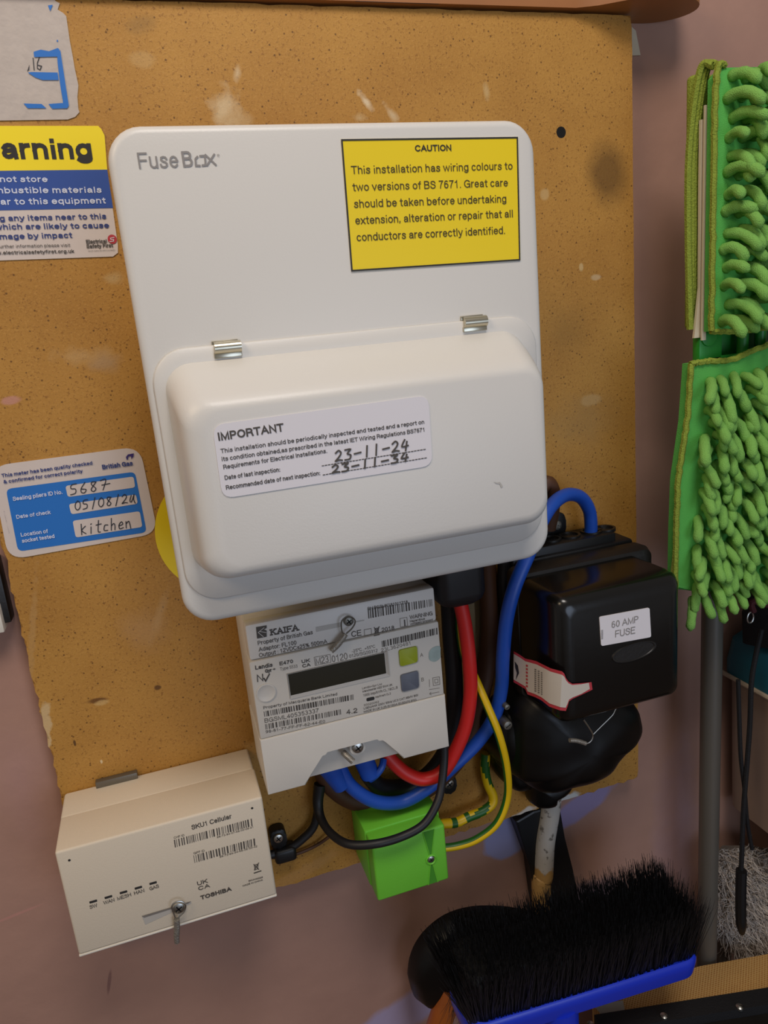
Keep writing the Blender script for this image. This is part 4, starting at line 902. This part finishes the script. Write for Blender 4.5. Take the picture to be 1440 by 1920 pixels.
cable('black_meter_tail', [(835, 1080, -.030), (842, 1130, -.030), (846, 1200, -.029), (852, 1280, -.028), (850, 1350, -.024), (835, 1410, -.019), (800, 1455, -.016), (755, 1476, -.016), (712, 1474, -.022), (690, 1450, -.030)], .0066, 'black_rubber', 'thick black cable running down the right side of the meter')
cable('brown_service_cable', [(910, 1035, -.010), (915, 1100, -.010), (918, 1180, -.010), (912, 1250, -.010), (898, 1320, -.010), (880, 1385, -.010), (845, 1440, -.009), (790, 1485, -.009), (720, 1508, -.009), (660, 1500, -.009), (618, 1470, -.009), (598, 1425, -.009)], .0072, 'brown_cable', 'old brown cable curving behind the red cable and under the meter', seg=12)
cable('black_service_cable', [(946, 1030, -.018), (945, 1100, -.018), (950, 1170, -.016), (952, 1260, -.014), (938, 1330, -.014)], .0050, 'black_rubber', 'black cable standing vertically behind the blue cable beside the fuse cutout')
cable('black_signal_cable', [(832, 1380, -.050), (833, 1420, -.052), (829, 1465, -.056), (820, 1505, -.062), (795, 1545, -.066), (755, 1568, -.067), (705, 1582, -.067), (655, 1583, -.058), (622, 1564, -.040), (602, 1535, -.022), (596, 1505, -.014), (600, 1470, -.012)], lambda t: .0031+.0016*max(0, (t-.78)/.22), 'black_rubber', 'thin black cable looping across the front of the green box', n=7)
cable('black_signal_cable', [(596, 1480, -.008), (596, 1515, -.008), (588, 1550, -.008), (565, 1575, -.008), (540, 1592, -.008), (510, 1602, -.008), (485, 1606, -.010)], .0032, 'black_rubber', 'short black cable from behind the meter into the clip beside the hub')
cable('thin_brown_wire', [(618, 1568, -.006), (595, 1584, -.004), (565, 1598, -.004), (535, 1606, -.006), (505, 1608, -.006)], .0013, 'brown_cable', 'thin dark wire under the black cable between clip and green box', cat='wire', seg=8)
cable('dark_cable_bend', [(1000, 1005, -.020), (1002, 960, -.022), (1010, 925, -.024), (1026, 906, -.024), (1036, 925, -.022), (1034, 960, -.016), (1028, 990, -.012)], .0060, 'brown_cable', 'dark brown cable bend peeking out beside the fuse box above the blue loop')
def stripe(i, k, n, seg): return 1 if (k % seg) in (2, 3, 4, 5) else 0
cable('earth_cable', [(860, 1140, -.036), (862, 1185, -.036), (870, 1230, -.036), (890, 1270, -.042), (914, 1325, -.056), (936, 1380, -.060), (950, 1440, -.057), (951, 1495, -.052), (932, 1543, -.050), (895, 1573, -.046), (858, 1586, -.042), (828, 1590, -.040)], .0031, ['cable_yellow', 'cable_green'], 'yellow and green earth cable bowing round to the right side of the green box', seg=14, fmat=stripe)
def spiral(i, k, n, seg): return 1 if ((k + i*0.45) % seg) < 4 or (i > n*.72 and (i//2) % 3 == 0) else 0
cable('earth_cable', [(911, 1412, -.010), (909, 1440, -.010), (914, 1468, -.010), (924, 1492, -.011), (922, 1508, -.012), (905, 1521, -.012), (880, 1531, -.012), (856, 1542, -.012), (825, 1545, -.012)], .0040, ['cable_yellow', 'cable_green'], 'short crinkled yellow and green striped cable lying flat on the board above the green box', seg=12, fmat=spiral, n=6)
# gland under the fuse box
bm = B(); x_a, x_b = P(806, 1100, -.050).x, P(893, 1080, -.050).x
zc_ = Z0-.150
L = [[Vector((p[0], p[1], z_)) for p in rr(x_a+e, x_b-e, -.070+e, -.028-e, .008, 5)] for e, z_ in ((0, zc_+.004), (0, zc_-.034), (.0015, zc_-.039), (.005, zc_-.0425))]
loft(bm, L, cap0=True); build('cable_gland', bm, 'black_rubber', cu)
# clips
def clip(px, py, label, lead=None, rx=14, ry=20):
    c = P(px, py, -.008)
    t = thing('cable_clip', (c.x, 0, c.z), label, 'cable clip', 'black cable clips screwed to the board')
    v = rounded_px([c+Vector((-.0062, 0, .0085)), c+Vector((.0062, 0, .0085)), c+Vector((.0066, 0, -.0085)), c+Vector((-.0060, 0, -.0085))], .006, 6)
    bm = B(); prism(bm, v, -.009, -.0003, .0015); build('tab', bm, 'black', t)
    if lead:
        bm = B(); box(bm, (c.x-.005, -.013, c.z-.020), (c.x+.012, -.0005, c.z-.008), .003, 3); build('saddle', bm, 'black', t)
    o, b2 = screw('screw', px, py-1, -.0102, 9, t); inkpart('screw_slot', b2, ['charcoal'], t)
clip(522, 1573, 'black cable clip with a silver screw between the cream hub and green box', True)
clip(842, 1471, 'black cable clip with a silver screw above the right corner of the green box')

# service cable below the cut-out
def svc_mat():
    m_ = mat('painted_cable_sheath', 'b08a50', 0.6, bump=.3, bscale=400); nt = m_.node_tree; b = nt.nodes['Principled BSDF']
    tc = nt.nodes.new('ShaderNodeTexCoord'); sp = nt.nodes.new('ShaderNodeSeparateXYZ'); nt.links.new(tc.outputs['Object'], sp.inputs[0])
    nz = nt.nodes.new('ShaderNodeTexNoise'); nz.inputs['Scale'].default_value = 140; nt.links.new(tc.outputs['Object'], nz.inputs['Vector'])
    ma = nt.nodes.new('ShaderNodeMath'); ma.operation = 'MULTIPLY_ADD'; ma.inputs[1].default_value = .02; nt.links.new(nz.outputs['Fac'], ma.inputs[0]); nt.links.new(sp.outputs['Z'], ma.inputs[2])
    zt_ = P(1020, 1628, 0).z
    mr = nt.nodes.new('ShaderNodeMapRange'); mr.inputs['From Min'].default_value = zt_+.009; mr.inputs['From Max'].default_value = zt_+.012; nt.links.new(ma.outputs[0], mr.inputs['Value'])
    c = over(nt, lin('b08a50'), mr.outputs[0], 'b9b4ac'); 
    r3 = nt.nodes.new('ShaderNodeMapRange'); r3.inputs['From Min'].default_value = .60; r3.inputs['From Max'].default_value = .66; nt.links.new(nz.outputs['Fac'], r3.inputs['Value'])
    c = over(nt, c, r3.outputs[0], '3a3026', .7); nt.links.new(c, b.inputs['Base Color']); return m_
M['svc'] = svc_mat()
bm = B(); tube(bm, cr([P(1035, 1490, .002), P(1030, 1530, .002), P(1022, 1580, .002), P(1019, 1640, .002), P(1016, 1700, .002)]+[Vector((.268, -.004, .30)), Vector((.268, -.004, .001))], 6), .0088, 16)
tag(build('service_cable', bm, 'svc', origin=(0, 0, 0)), 'thick paint-smeared service cable rising from the floor into the black fuse cutout', 'cable')
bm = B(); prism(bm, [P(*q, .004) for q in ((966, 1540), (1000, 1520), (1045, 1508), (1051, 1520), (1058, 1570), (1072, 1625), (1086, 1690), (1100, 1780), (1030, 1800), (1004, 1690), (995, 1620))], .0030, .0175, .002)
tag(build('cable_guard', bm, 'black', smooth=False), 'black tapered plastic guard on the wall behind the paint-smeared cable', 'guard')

# ------------------------------------------------------------------ green flat mop
mop = thing('flat_mop', (.425, -.03, 0), 'green chenille flat mop stored head up against the wall on its grey pole', 'mop')
bm = B(); tube(bm, [Vector((.4215+.004*t, -.030, .001+(Z0-.19-.001)*(1-t))) for t in (0, .25, .5, .75, 1)], .0087, 16); build('pole', bm, 'pole', mop)
YA = -.072
def noodle_mesh(seed, L=.026, r=.0037):
    rnd = random.Random(seed); bend = rnd.uniform(.8, 1.9); sd = rnd.uniform(-.5, .5); L *= rnd.uniform(.8, 1.25)
    path = []; p = Vector((0, 0, 0)); n = 9
    for i in range(n+1):
        t = i/n; path.append(p.copy()); a = -.25 + bend*t*1.2
        p = p + Vector((math.sin(sd*t), -math.cos(a), -math.sin(a)*1.0)).normalized()*L/n
    bm = B()
    tube(bm, path, lambda t: r*(1+.07*math.sin(t*38+seed))*(math.sqrt(max(.12, 1-((t-.86)/.14)**2)) if t > .86 else 1), 10)
    me = bpy.data.meshes.new('noodle')
    bmesh.ops.recalc_face_normals(bm, faces=bm.faces)
    for f in bm.faces: f.smooth = True
    bm.to_mesh(me); bm.free(); me.materials.append(M['mop_noodle']); return me
NM = [noodle_mesh(i) for i in range(14)]
def pad(name, outline, y, th, roots, lean, binding, label, scale=1.0):
    bm = B(); prism(bm, outline, y, y+th, .002, 2)
    pd = build(name, bm, 'mop_fabric', mop); pd['label'] = label
    for (x, z) in roots:
        o = bpy.data.objects.new('noodle', random.choice(NM)); COL.objects.link(o); o.parent = pd
        o.location = Vector((x, y+.001, z)) - mop.location
        lx, lz = lean(x, z)
        o.rotation_euler = (random.uniform(-.25, .25)+lx, random.uniform(-.2, .2), random.uniform(-.3, .3)+lz)
        s = scale*random.uniform(.92, 1.1); o.scale = (s, s, s)
    bm = B()
    for pth in binding:
        q = cr(pth, 14)
        tube(bm, [p+Vector((random.uniform(-1, 1), random.uniform(-1, 1), random.uniform(-1, 1)))*.0004 for p in q], .0022, 6)
    build('binding', bm, 'mop_bind', pd)
    return pd
# upper pad
ua, ub = P(1352, 128, YA), P(1352, 630, YA)
ux0, ux1 = .3790, .475; uz1, uz0 = Z0+.1395, Z0-.0265
rt = []
nx, nz_ = 8, 14
for i in range(nx):
    for j in range(nz_):
        rt.append((ux0+.010+i*.0112+random.uniform(-.0015, .0015)+(j % 2)*.003, uz0+.006+j*.0118+random.uniform(-.0015, .0015)))
up = pad('upper_pad', [Vector(v) for v in ((ux0, 0, uz0), (ux0, 0, uz1-.006), (ux0+.006, 0, uz1), (ux1, 0, uz1+.002), (ux1, 0, uz0-.001))], YA, .007, rt,
    lambda x, z: (0, 0), [[(ux0, YA, uz0), (ux0, YA, uz0+.05), (ux0, YA, uz0+.11), (ux0+.001, YA, uz1-.004), (ux0+.007, YA, uz1+.001)], [(ux0, YA+.001, uz0), (ux0+.03, YA+.001, uz0-.002), (ux1, YA, uz0-.001)]], 'upper green chenille pad')
# back layer of the upper pad and the plastic strips in its pocket
bm = B(); box(bm, (ux0-.004, YA+.016, uz0+.002), (ux1, YA+.024, uz1+.001), .003, 3)
bk = build('backing_layer', bm, 'mop_bind', up)
bm = B()
for dx in (-.0048, -.0018, .0): tube(bm, cr([(ux0+dx, YA+.020-(dx*-1), uz0+.002), (ux0+dx, YA+.018, uz0+.06), (ux0+dx, YA+.018, uz0+.12), (ux0+dx+.003, YA+.012, uz1+.001), (ux0+dx+.007, YA+.005, uz1+.002)], 40), lambda t: .0025+.0001*math.sin(t*560), 6)
build('edge_yarn', bm, 'mop_bind', up)
bm = B()
prism(bm, [Vector(v) for v in ((ux0-.0045, 0, uz0-.004), (ux0-.0005, 0, uz0+.03), (ux0-.001, 0, uz0+.09), (ux0-.001, 0, uz1-.028), (ux0+.002, 0, uz1-.028), (ux0+.002, 0, uz0-.004))], YA+.0115, YA+.0135)
prism(bm, [Vector(v) for v in ((ux0-.0005, 0, uz0-.006), (ux0-.0005, 0, uz1-.020), (ux0+.003, 0, uz1-.020), (ux0+.003, 0, uz0-.006))], YA+.0085, YA+.0098)
build('pocket_strip', bm, 'card', up, smooth=False)
# lower pad
lx = [P(1296, 682, YA), P(1288, 790, YA), P(1272, 900, YA), P(1268, 1000, YA), P(1266, 1105, YA)]
ol = lx + [Vector((lx[4].x+.02, YA, lx[4].z-.006)), Vector((.46, YA, Z0-.235)), Vector((.46, YA, Z0-.036)), P(1420, 655, YA), P(1370, 676, YA), P(1330, 678, YA)]
rt = []
for i in range(9):
    for j in range(17):
        z = Z0-.060-j*.0102+random.uniform(-.0012, .0012); t = (lx[0].z-z)/(lx[0].z-lx[4].z); xl = lx[0].x+(lx[4].x-lx[0].x)*t
        rt.append((xl+.017+i*.0102+(j % 2)*.004+random.uniform(-.0012, .0012), z))
def lean_l(x, z):
    t = (x-.36)/.06; return (.25, -.7+.6*min(1, max(0, t)))
lp = pad('lower_pad', ol, YA, .009, rt, lean_l, [[lx[0], lx[1], lx[2], lx[3], lx[4]], [lx[0], P(1330, 677, YA), P(1370, 675, YA), P(1420, 654, YA), Vector((.46, YA, Z0-.034))]], 'lower green chenille pad', .95)
bm = B()
tube(bm, cr([P(*q, YA+.003) for q in ((1274, 880), (1269, 950), (1265, 1030), (1261, 1072))], 24), .0013, 6); build('side_stitching', bm, 'mop_stitch', lp)
# green plastic frame between the pads
bm = B(); a_, b_ = P(1308, 622, YA+.014), P(1351, 690, YA+.014); box(bm, (a_.x, YA+.012, b_.z-.02), (b_.x, YA+.020, a_.z+.004), .002); cyl(bm, P(1328, 632, YA+.012), .0065, YA+.0105, YA+.013, 24, .0006)
box(bm, (b_.x+.001, YA+.022, b_.z-.02), (.47, YA+.028, a_.z+.004), .001)
for px_ in (1392, 1425): p = P(px_, 650, YA+.014); tube(bm, [p+Vector((0, 0, -.02)), p+Vector((0, 0, .012))], .0042, 12)
box(bm, (.385, YA+.012, Z0-.19), (.45, YA+.015, Z0-.045), .001); build('hinge_frame', bm, 'green_dark', mop)
bm = B(); box(bm, (.405, YA+.014, Z0-.20), (.452, -.022, Z0-.17), .003); box(bm, (.405, YA+.024, Z0-.03), (.452, -.022, Z0+.0), .003); tube(bm, [Vector((.4265, -.030, Z0-.20)), Vector((.4265, -.030, Z0+.01))], .0095, 14); build('pole_socket', bm, 'green_dark', mop)

# ------------------------------------------------------------------ right-hand clutter
tx = .470
tub = thing('storage_tub', (.60, -.09, Z0-.492), 'cloudy plastic storage tub with a teal lid beside the grey mop pole', 'storage tub')
zt1, zt0, zbt = Z0-.305, Z0-.346, Z0-.492
def LX(x0, x1, y0, y1, r, z, n=6): return [Vector((p[0], p[1], z)) for p in rr(x0, x1, y0, y1, r, n)]
bm = B(); loft(bm, [LX(tx+.0, .75, -.20, .012, .012, zt0+.002), LX(tx, .75, -.20, .012, .012, zt0+.014), LX(tx+.004, .746, -.196, .010, .012, zt1-.006), LX(tx+.010, .74, -.19, .006, .012, zt1)], cap0=True); build('lid', bm, 'teal', tub)
bm = B(); loft(bm, [LX(tx+.012, .738, -.19, .006, .014, zbt), LX(tx+.006, .744, -.195, .008, .014, zbt+.006), LX(tx+.003, .747, -.197, .010, .014, zt0)], cap0=True); build('tub_body', bm, 'tub', tub)
bm = B(); tube(bm, [Vector((tx-.0015, y, zt0+.001)) for y in (.010, -.05, -.12, -.195)], .0022, 8); build('rim', bm, 'tub_rim', tub)
bm = B(); box(bm, (tx+.030, -.19, Z0-.612), (.74, -.046, Z0-.4925), .003)
tag(build('dark_box', bm, 'black_dusty'), 'dark box in the shadow under the cloudy storage tub at the right', 'box')
# dark bag and red cord on the tub
ol = [Vector((q[0], 0, q[1])) for q in ((tx-.002, zt1), (tx-.004, zt1+.03), (tx+.01, zt1+.06), (.56, zt1+.07), (.66, zt1+.05), (.70, zt1))]
bm = B(); inflate(bm, ol, -.02, .08, 6, .01); bag = build('black_pouch', bm, 'strap'); tag(bag, 'black cloth pouch lying on top of the teal lid under the green mop', 'pouch')
bm = B(); tube(bm, cr([Vector((tx+.030, -.075, zt1+.055)), Vector((tx+.004, -.050, zt1+.045)), P(1412, 1128, -.045), P(1413, 1147, -.045)], 6), .0026, 8)
rc = tag(build('hanging_lanyard', bm, 'red_cord'), 'dark red cord with a small metal ring hanging over the teal lid', 'cord')
bm = B(); c = P(1407, 1158, -.045); tube(bm, [c+Vector((.0032*math.cos(i*math.pi/10), 0, .0048*math.sin(i*math.pi/10))) for i in range(21)], .0007, 6, cap=False); build('metal_ring', bm, 'steel', rc)
# black hanging cord with toggle
hc = thing('toggle_strings', (.44, -.05, Z0-.56), 'two thin black strings meeting at a long black toggle in front of the grey duster', 'cord')
Yc = -.052
bm = B()
tube(bm, cr([P(*q, Yc) for q in ((1428, 1180), (1418, 1225), (1409, 1280), (1406, 1360), (1400, 1440), (1394, 1520), (1391, 1600), (1389, 1645))], 5), .0021, 8)
tube(bm, cr([P(*q, Yc+.003) for q in ((1384, 1275), (1386, 1340), (1389, 1420), (1396, 1480), (1401, 1540), (1410, 1592))], 5), .0018, 8); build('string', bm, 'strap', hc)
bm = B(); tube(bm, cr([P(*q, Yc-.001) for q in ((1390, 1632), (1389, 1670), (1389, 1715), (1391, 1750))], 5), lambda t: .0048*(1-.5*max(0, t-.8)/.2), 10); build('toggle', bm, 'black', hc)
# fluffy duster
du = thing('fluffy_duster', (.46, -.02, Z0-.63), 'shaggy grey duster head behind the black strings at the lower right', 'duster')
ol = [P(*q, -.012) for q in ((1338, 1615), (1360, 1590), (1410, 1590), (1470, 1600), (1490, 1700), (1470, 1790), (1425, 1800), (1385, 1785), (1352, 1760), (1335, 1700))]
bm = B(); inflate(bm, ol, -.012, .020, 6, .003); build('core', bm, 'fluff_core', du)
c = sum(ol, Vector())/len(ol); bm = B(); rnd = random.Random(3)
def strand(bm, p, d, L, wd, n=3, curl=.4):
    pts = []; q = p.copy(); dd = d.normalized()
    for i in range(n+1):
        pts.append(q.copy()); dd = (dd+Vector((rnd.uniform(-curl, curl), rnd.uniform(-curl, curl), rnd.uniform(-curl, curl)))).normalized(); q = q+dd*L/n
    sd = dd.cross(Vector((0, 1, 0)));
    if sd.length < .01: sd = Vector((1, 0, 0))
    sd.normalize(); vs = []
    for i, p_ in enumerate(pts):
        w_ = wd*(1-.7*i/n); vs.append((bm.verts.new(p_-sd*w_), bm.verts.new(p_+sd*w_)))
    for i in range(n): bm.faces.new((vs[i][0], vs[i][1], vs[i+1][1], vs[i+1][0]))
for i in range(5200):
    a = rnd.random()*2*math.pi; r_ = math.sqrt(rnd.random())
    k = int(a/(2*math.pi)*len(ol)) % len(ol); e = ol[k].lerp(ol[(k+1) % len(ol)], (a/(2*math.pi)*len(ol)) % 1)
    p = c+(e-c)*r_; p.y = -.012-.020*max(0, 1-r_**2)**.5+.002
    d = Vector(((e-c).x*r_*8+rnd.uniform(-.6, .6), -.35, (e-c).z*r_*6-.5+rnd.uniform(-.6, .6)))
    strand(bm, p, d, rnd.uniform(.008, .018), .0007, 3, .7)
o = build('fluff', bm, 'fluff', du, recalc=False); o['kind'] = 'stuff'
bm = B(); tube(bm, [Vector((.462, -.010, .001)), Vector((.462, -.010, Z0-.60))], .007, 12); build('handle', bm, 'pole', du)
# woven bag
def bag_mat():
    m_ = bpy.data.materials.new('tan_woven_cloth'); m_.use_nodes = True; nt = m_.node_tree; L_ = nt.links; N = nt.nodes.new; b = nt.nodes['Principled BSDF']; b.inputs['Roughness'].default_value = .7
    tc = N('ShaderNodeTexCoord'); mp = N('ShaderNodeMapping'); mp.inputs['Rotation'].default_value = (0, 0, math.radians(45)); L_.new(tc.outputs['Object'], mp.inputs[0])
    ck = N('ShaderNodeTexBrick'); ck.offset = .0; ck.inputs['Scale'].default_value = 1; ck.inputs['Brick Width'].default_value = .0022; ck.inputs['Row Height'].default_value = .0022; ck.inputs['Mortar Size'].default_value = .00035; ck.inputs['Mortar Smooth'].default_value = .4
    ck.inputs['Color1'].default_value = lin('a8783c'); ck.inputs['Color2'].default_value = lin('b48444'); ck.inputs['Mortar'].default_value = lin('d8b070'); L_.new(mp.outputs[0], ck.inputs['Vector'])
    L_.new(ck.outputs['Color'], b.inputs['Base Color'])
    bp = N('ShaderNodeBump'); bp.inputs['Strength'].default_value = .6; bp.inputs['Distance'].default_value = .0006; L_.new(ck.outputs['Fac'], bp.inputs['Height']); L_.new(bp.outputs[0], b.inputs['Normal']); return m_
M['weave'] = bag_mat()
zg = Z0-.614
wb = thing('woven_case', (.42, -.08, 0), 'tan woven case with a black riveted edge standing on the floor below the blue broom', 'case')
q = [pz(1110, 1880, zg), pz(1310, 1812, zg), pz(1500, 1778, zg), pz(1500, 1842, zg), pz(1440, 1857, zg), pz(1130, 1906, zg)]
for v in q[:3]: v.y = min(v.y, .015)
def slab(bm, top, z1, z0_, mi=0):
    a = [bm.verts.new((v.x, v.y, z1)) for v in top]; b = [bm.verts.new((v.x, v.y, z0_)) for v in top]
    bm.faces.new(a[::-1]); bm.faces.new(b)
    for i in range(len(top)): bm.faces.new((a[i], a[(i+1) % len(top)], b[(i+1) % len(top)], b[i]))
bm = B(); slab(bm, q, zg, .001); build('woven_panel', bm, 'weave', wb, smooth=False)
e0, e1 = q[5], q[4]; dv = (e1-e0); dv.z = 0; dn = Vector((dv.y, -dv.x, 0)).normalized()
A_ = e0-dv*.05; B_ = e1+dv*.5
bm = B(); slab(bm, [A_, B_, B_+dn*.016, A_+dn*.016], zg+.0035, .001); build('edge_binding', bm, 'strap', wb, smooth=False)
bm = B(); slab(bm, [A_+dn*.0162, B_+dn*.0162, B_+dn*.060, A_+dn*.060], zg-.006, .001); build('side_panel', bm, 'black_dusty', wb, smooth=False)
for px_, py_ in ((1245, 1906), (1387, 1889), (1107, 1922)):
    c = pz(px_, py_, zg+.0035); bm = B(); n = 16
    loft(bm, [[Vector((c.x+r_*math.cos(i*2*math.pi/n), c.y+r_*math.sin(i*2*math.pi/n), zg+z_)) for i in range(n)] for r_, z_ in ((.0034, .003), (.0032, .0048), (.0018, .0058), (.0003, .006))]); build('rivet', bm, 'steel', wb)
bm = B(); t0, t1, t2, t3 = (pz(*k, zg+.0005) for k in ((1112, 1884), (1168, 1876), (1172, 1897), (1130, 1905)))
slab(bm, [t0, t1, t2, t3], zg+.0006, zg+.0001); build('reflective_patch', bm, 'net', wb, smooth=False)

# ------------------------------------------------------------------ brooms stored head up
br = thing('blue_broom', (.22, -.085, 0), 'blue plastic broom stored upside down with black bristles pointing up', 'broom')
Yb = -.098
a_, b_ = P(868, 1948, Yb), P(1314, 1812, Yb)
zbr = (a_.z+b_.z)/2; sl = (b_.z-a_.z)/(b_.x-a_.x)
bx0_, bx1_ = a_.x+.002, b_.x
bm = B()
n = 8; L = []
def broom_loop(z, e, yc=Yb+.018, hw=.024):
    return [Vector((p[0], p[1], z+sl*(p[0]-a_.x)+.004*((p[0]-.24)/.1)**2)) for p in rr(bx0_+e, bx1_-e, yc-hw+e, yc+hw-e, .018-e, 8)]
for z, e in ((a_.z-.009, .006), (a_.z-.007, .002), (a_.z+.003, .0), (a_.z+.0100, .0), (a_.z+.0115, .0016), (a_.z+.0090, .0036)): L.append(broom_loop(z, e))
loft(bm, L, cap0=True); build('head', bm, 'broom_blue', br, sharp=50)
bm = B(); xm = .228; tube(bm, [Vector((xm, Yb+.004, .45)), Vector((xm, Yb+.010, a_.z-.003+sl*(xm-a_.x)))], lambda t: .013+.004*t, 16); build('socket', bm, 'broom_blue', br)
bm = B(); tube(bm, [Vector((xm, Yb-.026, .001)), Vector((xm, Yb+.003, .46))], .011, 16); build('handle', bm, 'wood_orange', br)
bm = B(); rnd = random.Random(11)
zb_ = lambda x: a_.z+.008+sl*(x-a_.x)+.004*((x-.24)/.1)**2
nb = 9500
for i in range(nb):
    x = rnd.uniform(bx0_+.004, bx1_-.005); y = Yb+.018+rnd.uniform(-.020, .020)
    t = (x-bx0_)/(bx1_-bx0_)
    d = Vector((-.02-.40*max(0, 1-t/.10)+max(0, t-.8)*.25+rnd.gauss(0, .05), (y-Yb-.018)/.02*.22+rnd.gauss(0, .06), 1.0))
    Lh = rnd.uniform(.058, .072)*(.76+.12*min(1, t/.6))+.003*mnoise.noise(Vector((x*60, 0, 0)))
    strand(bm, Vector((x, y, zb_(x))), d, Lh, .00045, 3, .05)
bs = build('bristles', bm, 'bristle', br, recalc=False); bs['kind'] = 'stuff'
bm = B()
loft(bm, [[Vector((p[0], p[1], zb_(p[0])+h_)) for p in rr(bx0_+.005-g*.5, bx1_-.006+g*.3, Yb+.018-.019-g, Yb+.018+.019+g, .012, 8)] for h_, g in ((0, 0), (.02, .0015), (.036, .003), (.042, .0))], cap0=True); build('bristle_core', bm, 'bristle', br)

bb = thing('black_brush', (.165, -.02, 0), 'black rounded brush with an orange wooden handle, left of the blue broom', 'brush')
px = [(774, 1850), (778, 1820), (790, 1790), (812, 1762), (845, 1737), (885, 1723), (930, 1719), (985, 1724), (1030, 1740), (1050, 1800), (1010, 1880), (920, 1895), (860, 1868), (835, 1880), (800, 1893), (784, 1886)]
o_ = cr([(x, y, 0) for x, y in px]+[(px[0][0], px[0][1], 0)], 3)[:-1]
ol = [P(v.x, v.y, -.022) for v in o_]
bm = B(); inflate(bm, ol, -.012, .024, 8, .0006, 2.6); build('shell', bm, 'shroud', bb, sharp=70)
bm = B(); tube(bm, cr([P(*q_, -.0385) for q_ in ((822, 1776), (842, 1760), (866, 1748), (895, 1740), (930, 1737))], 6), lambda t: .0016*math.sin(math.pi*min(.97, max(.03, t))), 6); build('rim_bead', bm, 'black_gloss', bb)
h0 = P(838, 1880, -.030)
bm = B(); tube(bm, [h0+Vector((.006, 0, .012)), h0, P(818, 1925, -.030)+Vector((0, 0, -.004)), Vector((h0.x-.0, -.034, .001))], .0105, 16); build('handle', bm, 'wood_orange', bb)
bm = B(); rnd = random.Random(5)
for i in range(2500):
    t = rnd.random(); p = P(870+t*130, 1760+rnd.random()*90, -.050)
    p.y = -.036; strand(bm, p, Vector((rnd.uniform(-.3, .3)-.1, -.15, 1)), rnd.uniform(.012, .026), .0004, 3, .1)
for i in range(160):
    p = P(845+rnd.random()*100, 1862+rnd.random()*20, -.048); strand(bm, p, Vector((rnd.uniform(-.9, .9), -.3, -1)), rnd.uniform(.01, .03), .00025, 3, .15)
bs = build('bristles', bm, 'bristle', bb, recalc=False); bs['kind'] = 'stuff'

# ------------------------------------------------------------------ left edge item
lb = thing('white_box', (-.16, 0, P(0, 1186, .01).z), 'white plastic box edge with a dark top half beyond the left side of the board', 'box')
e = P(9, 1186, -.002)
bm = B(); box(bm, (-.24, -.002, e.z), (e.x, .0175, P(0, 1135, -.002).z), .001); build('white_cover', bm, 'white_plastic', lb)
bm = B(); box(bm, (-.24, .004, e.z+.004), (e.x+.004, .0178, P(0, 1050, 0).z), .001); build('dark_body', bm, 'black_dusty', lb)
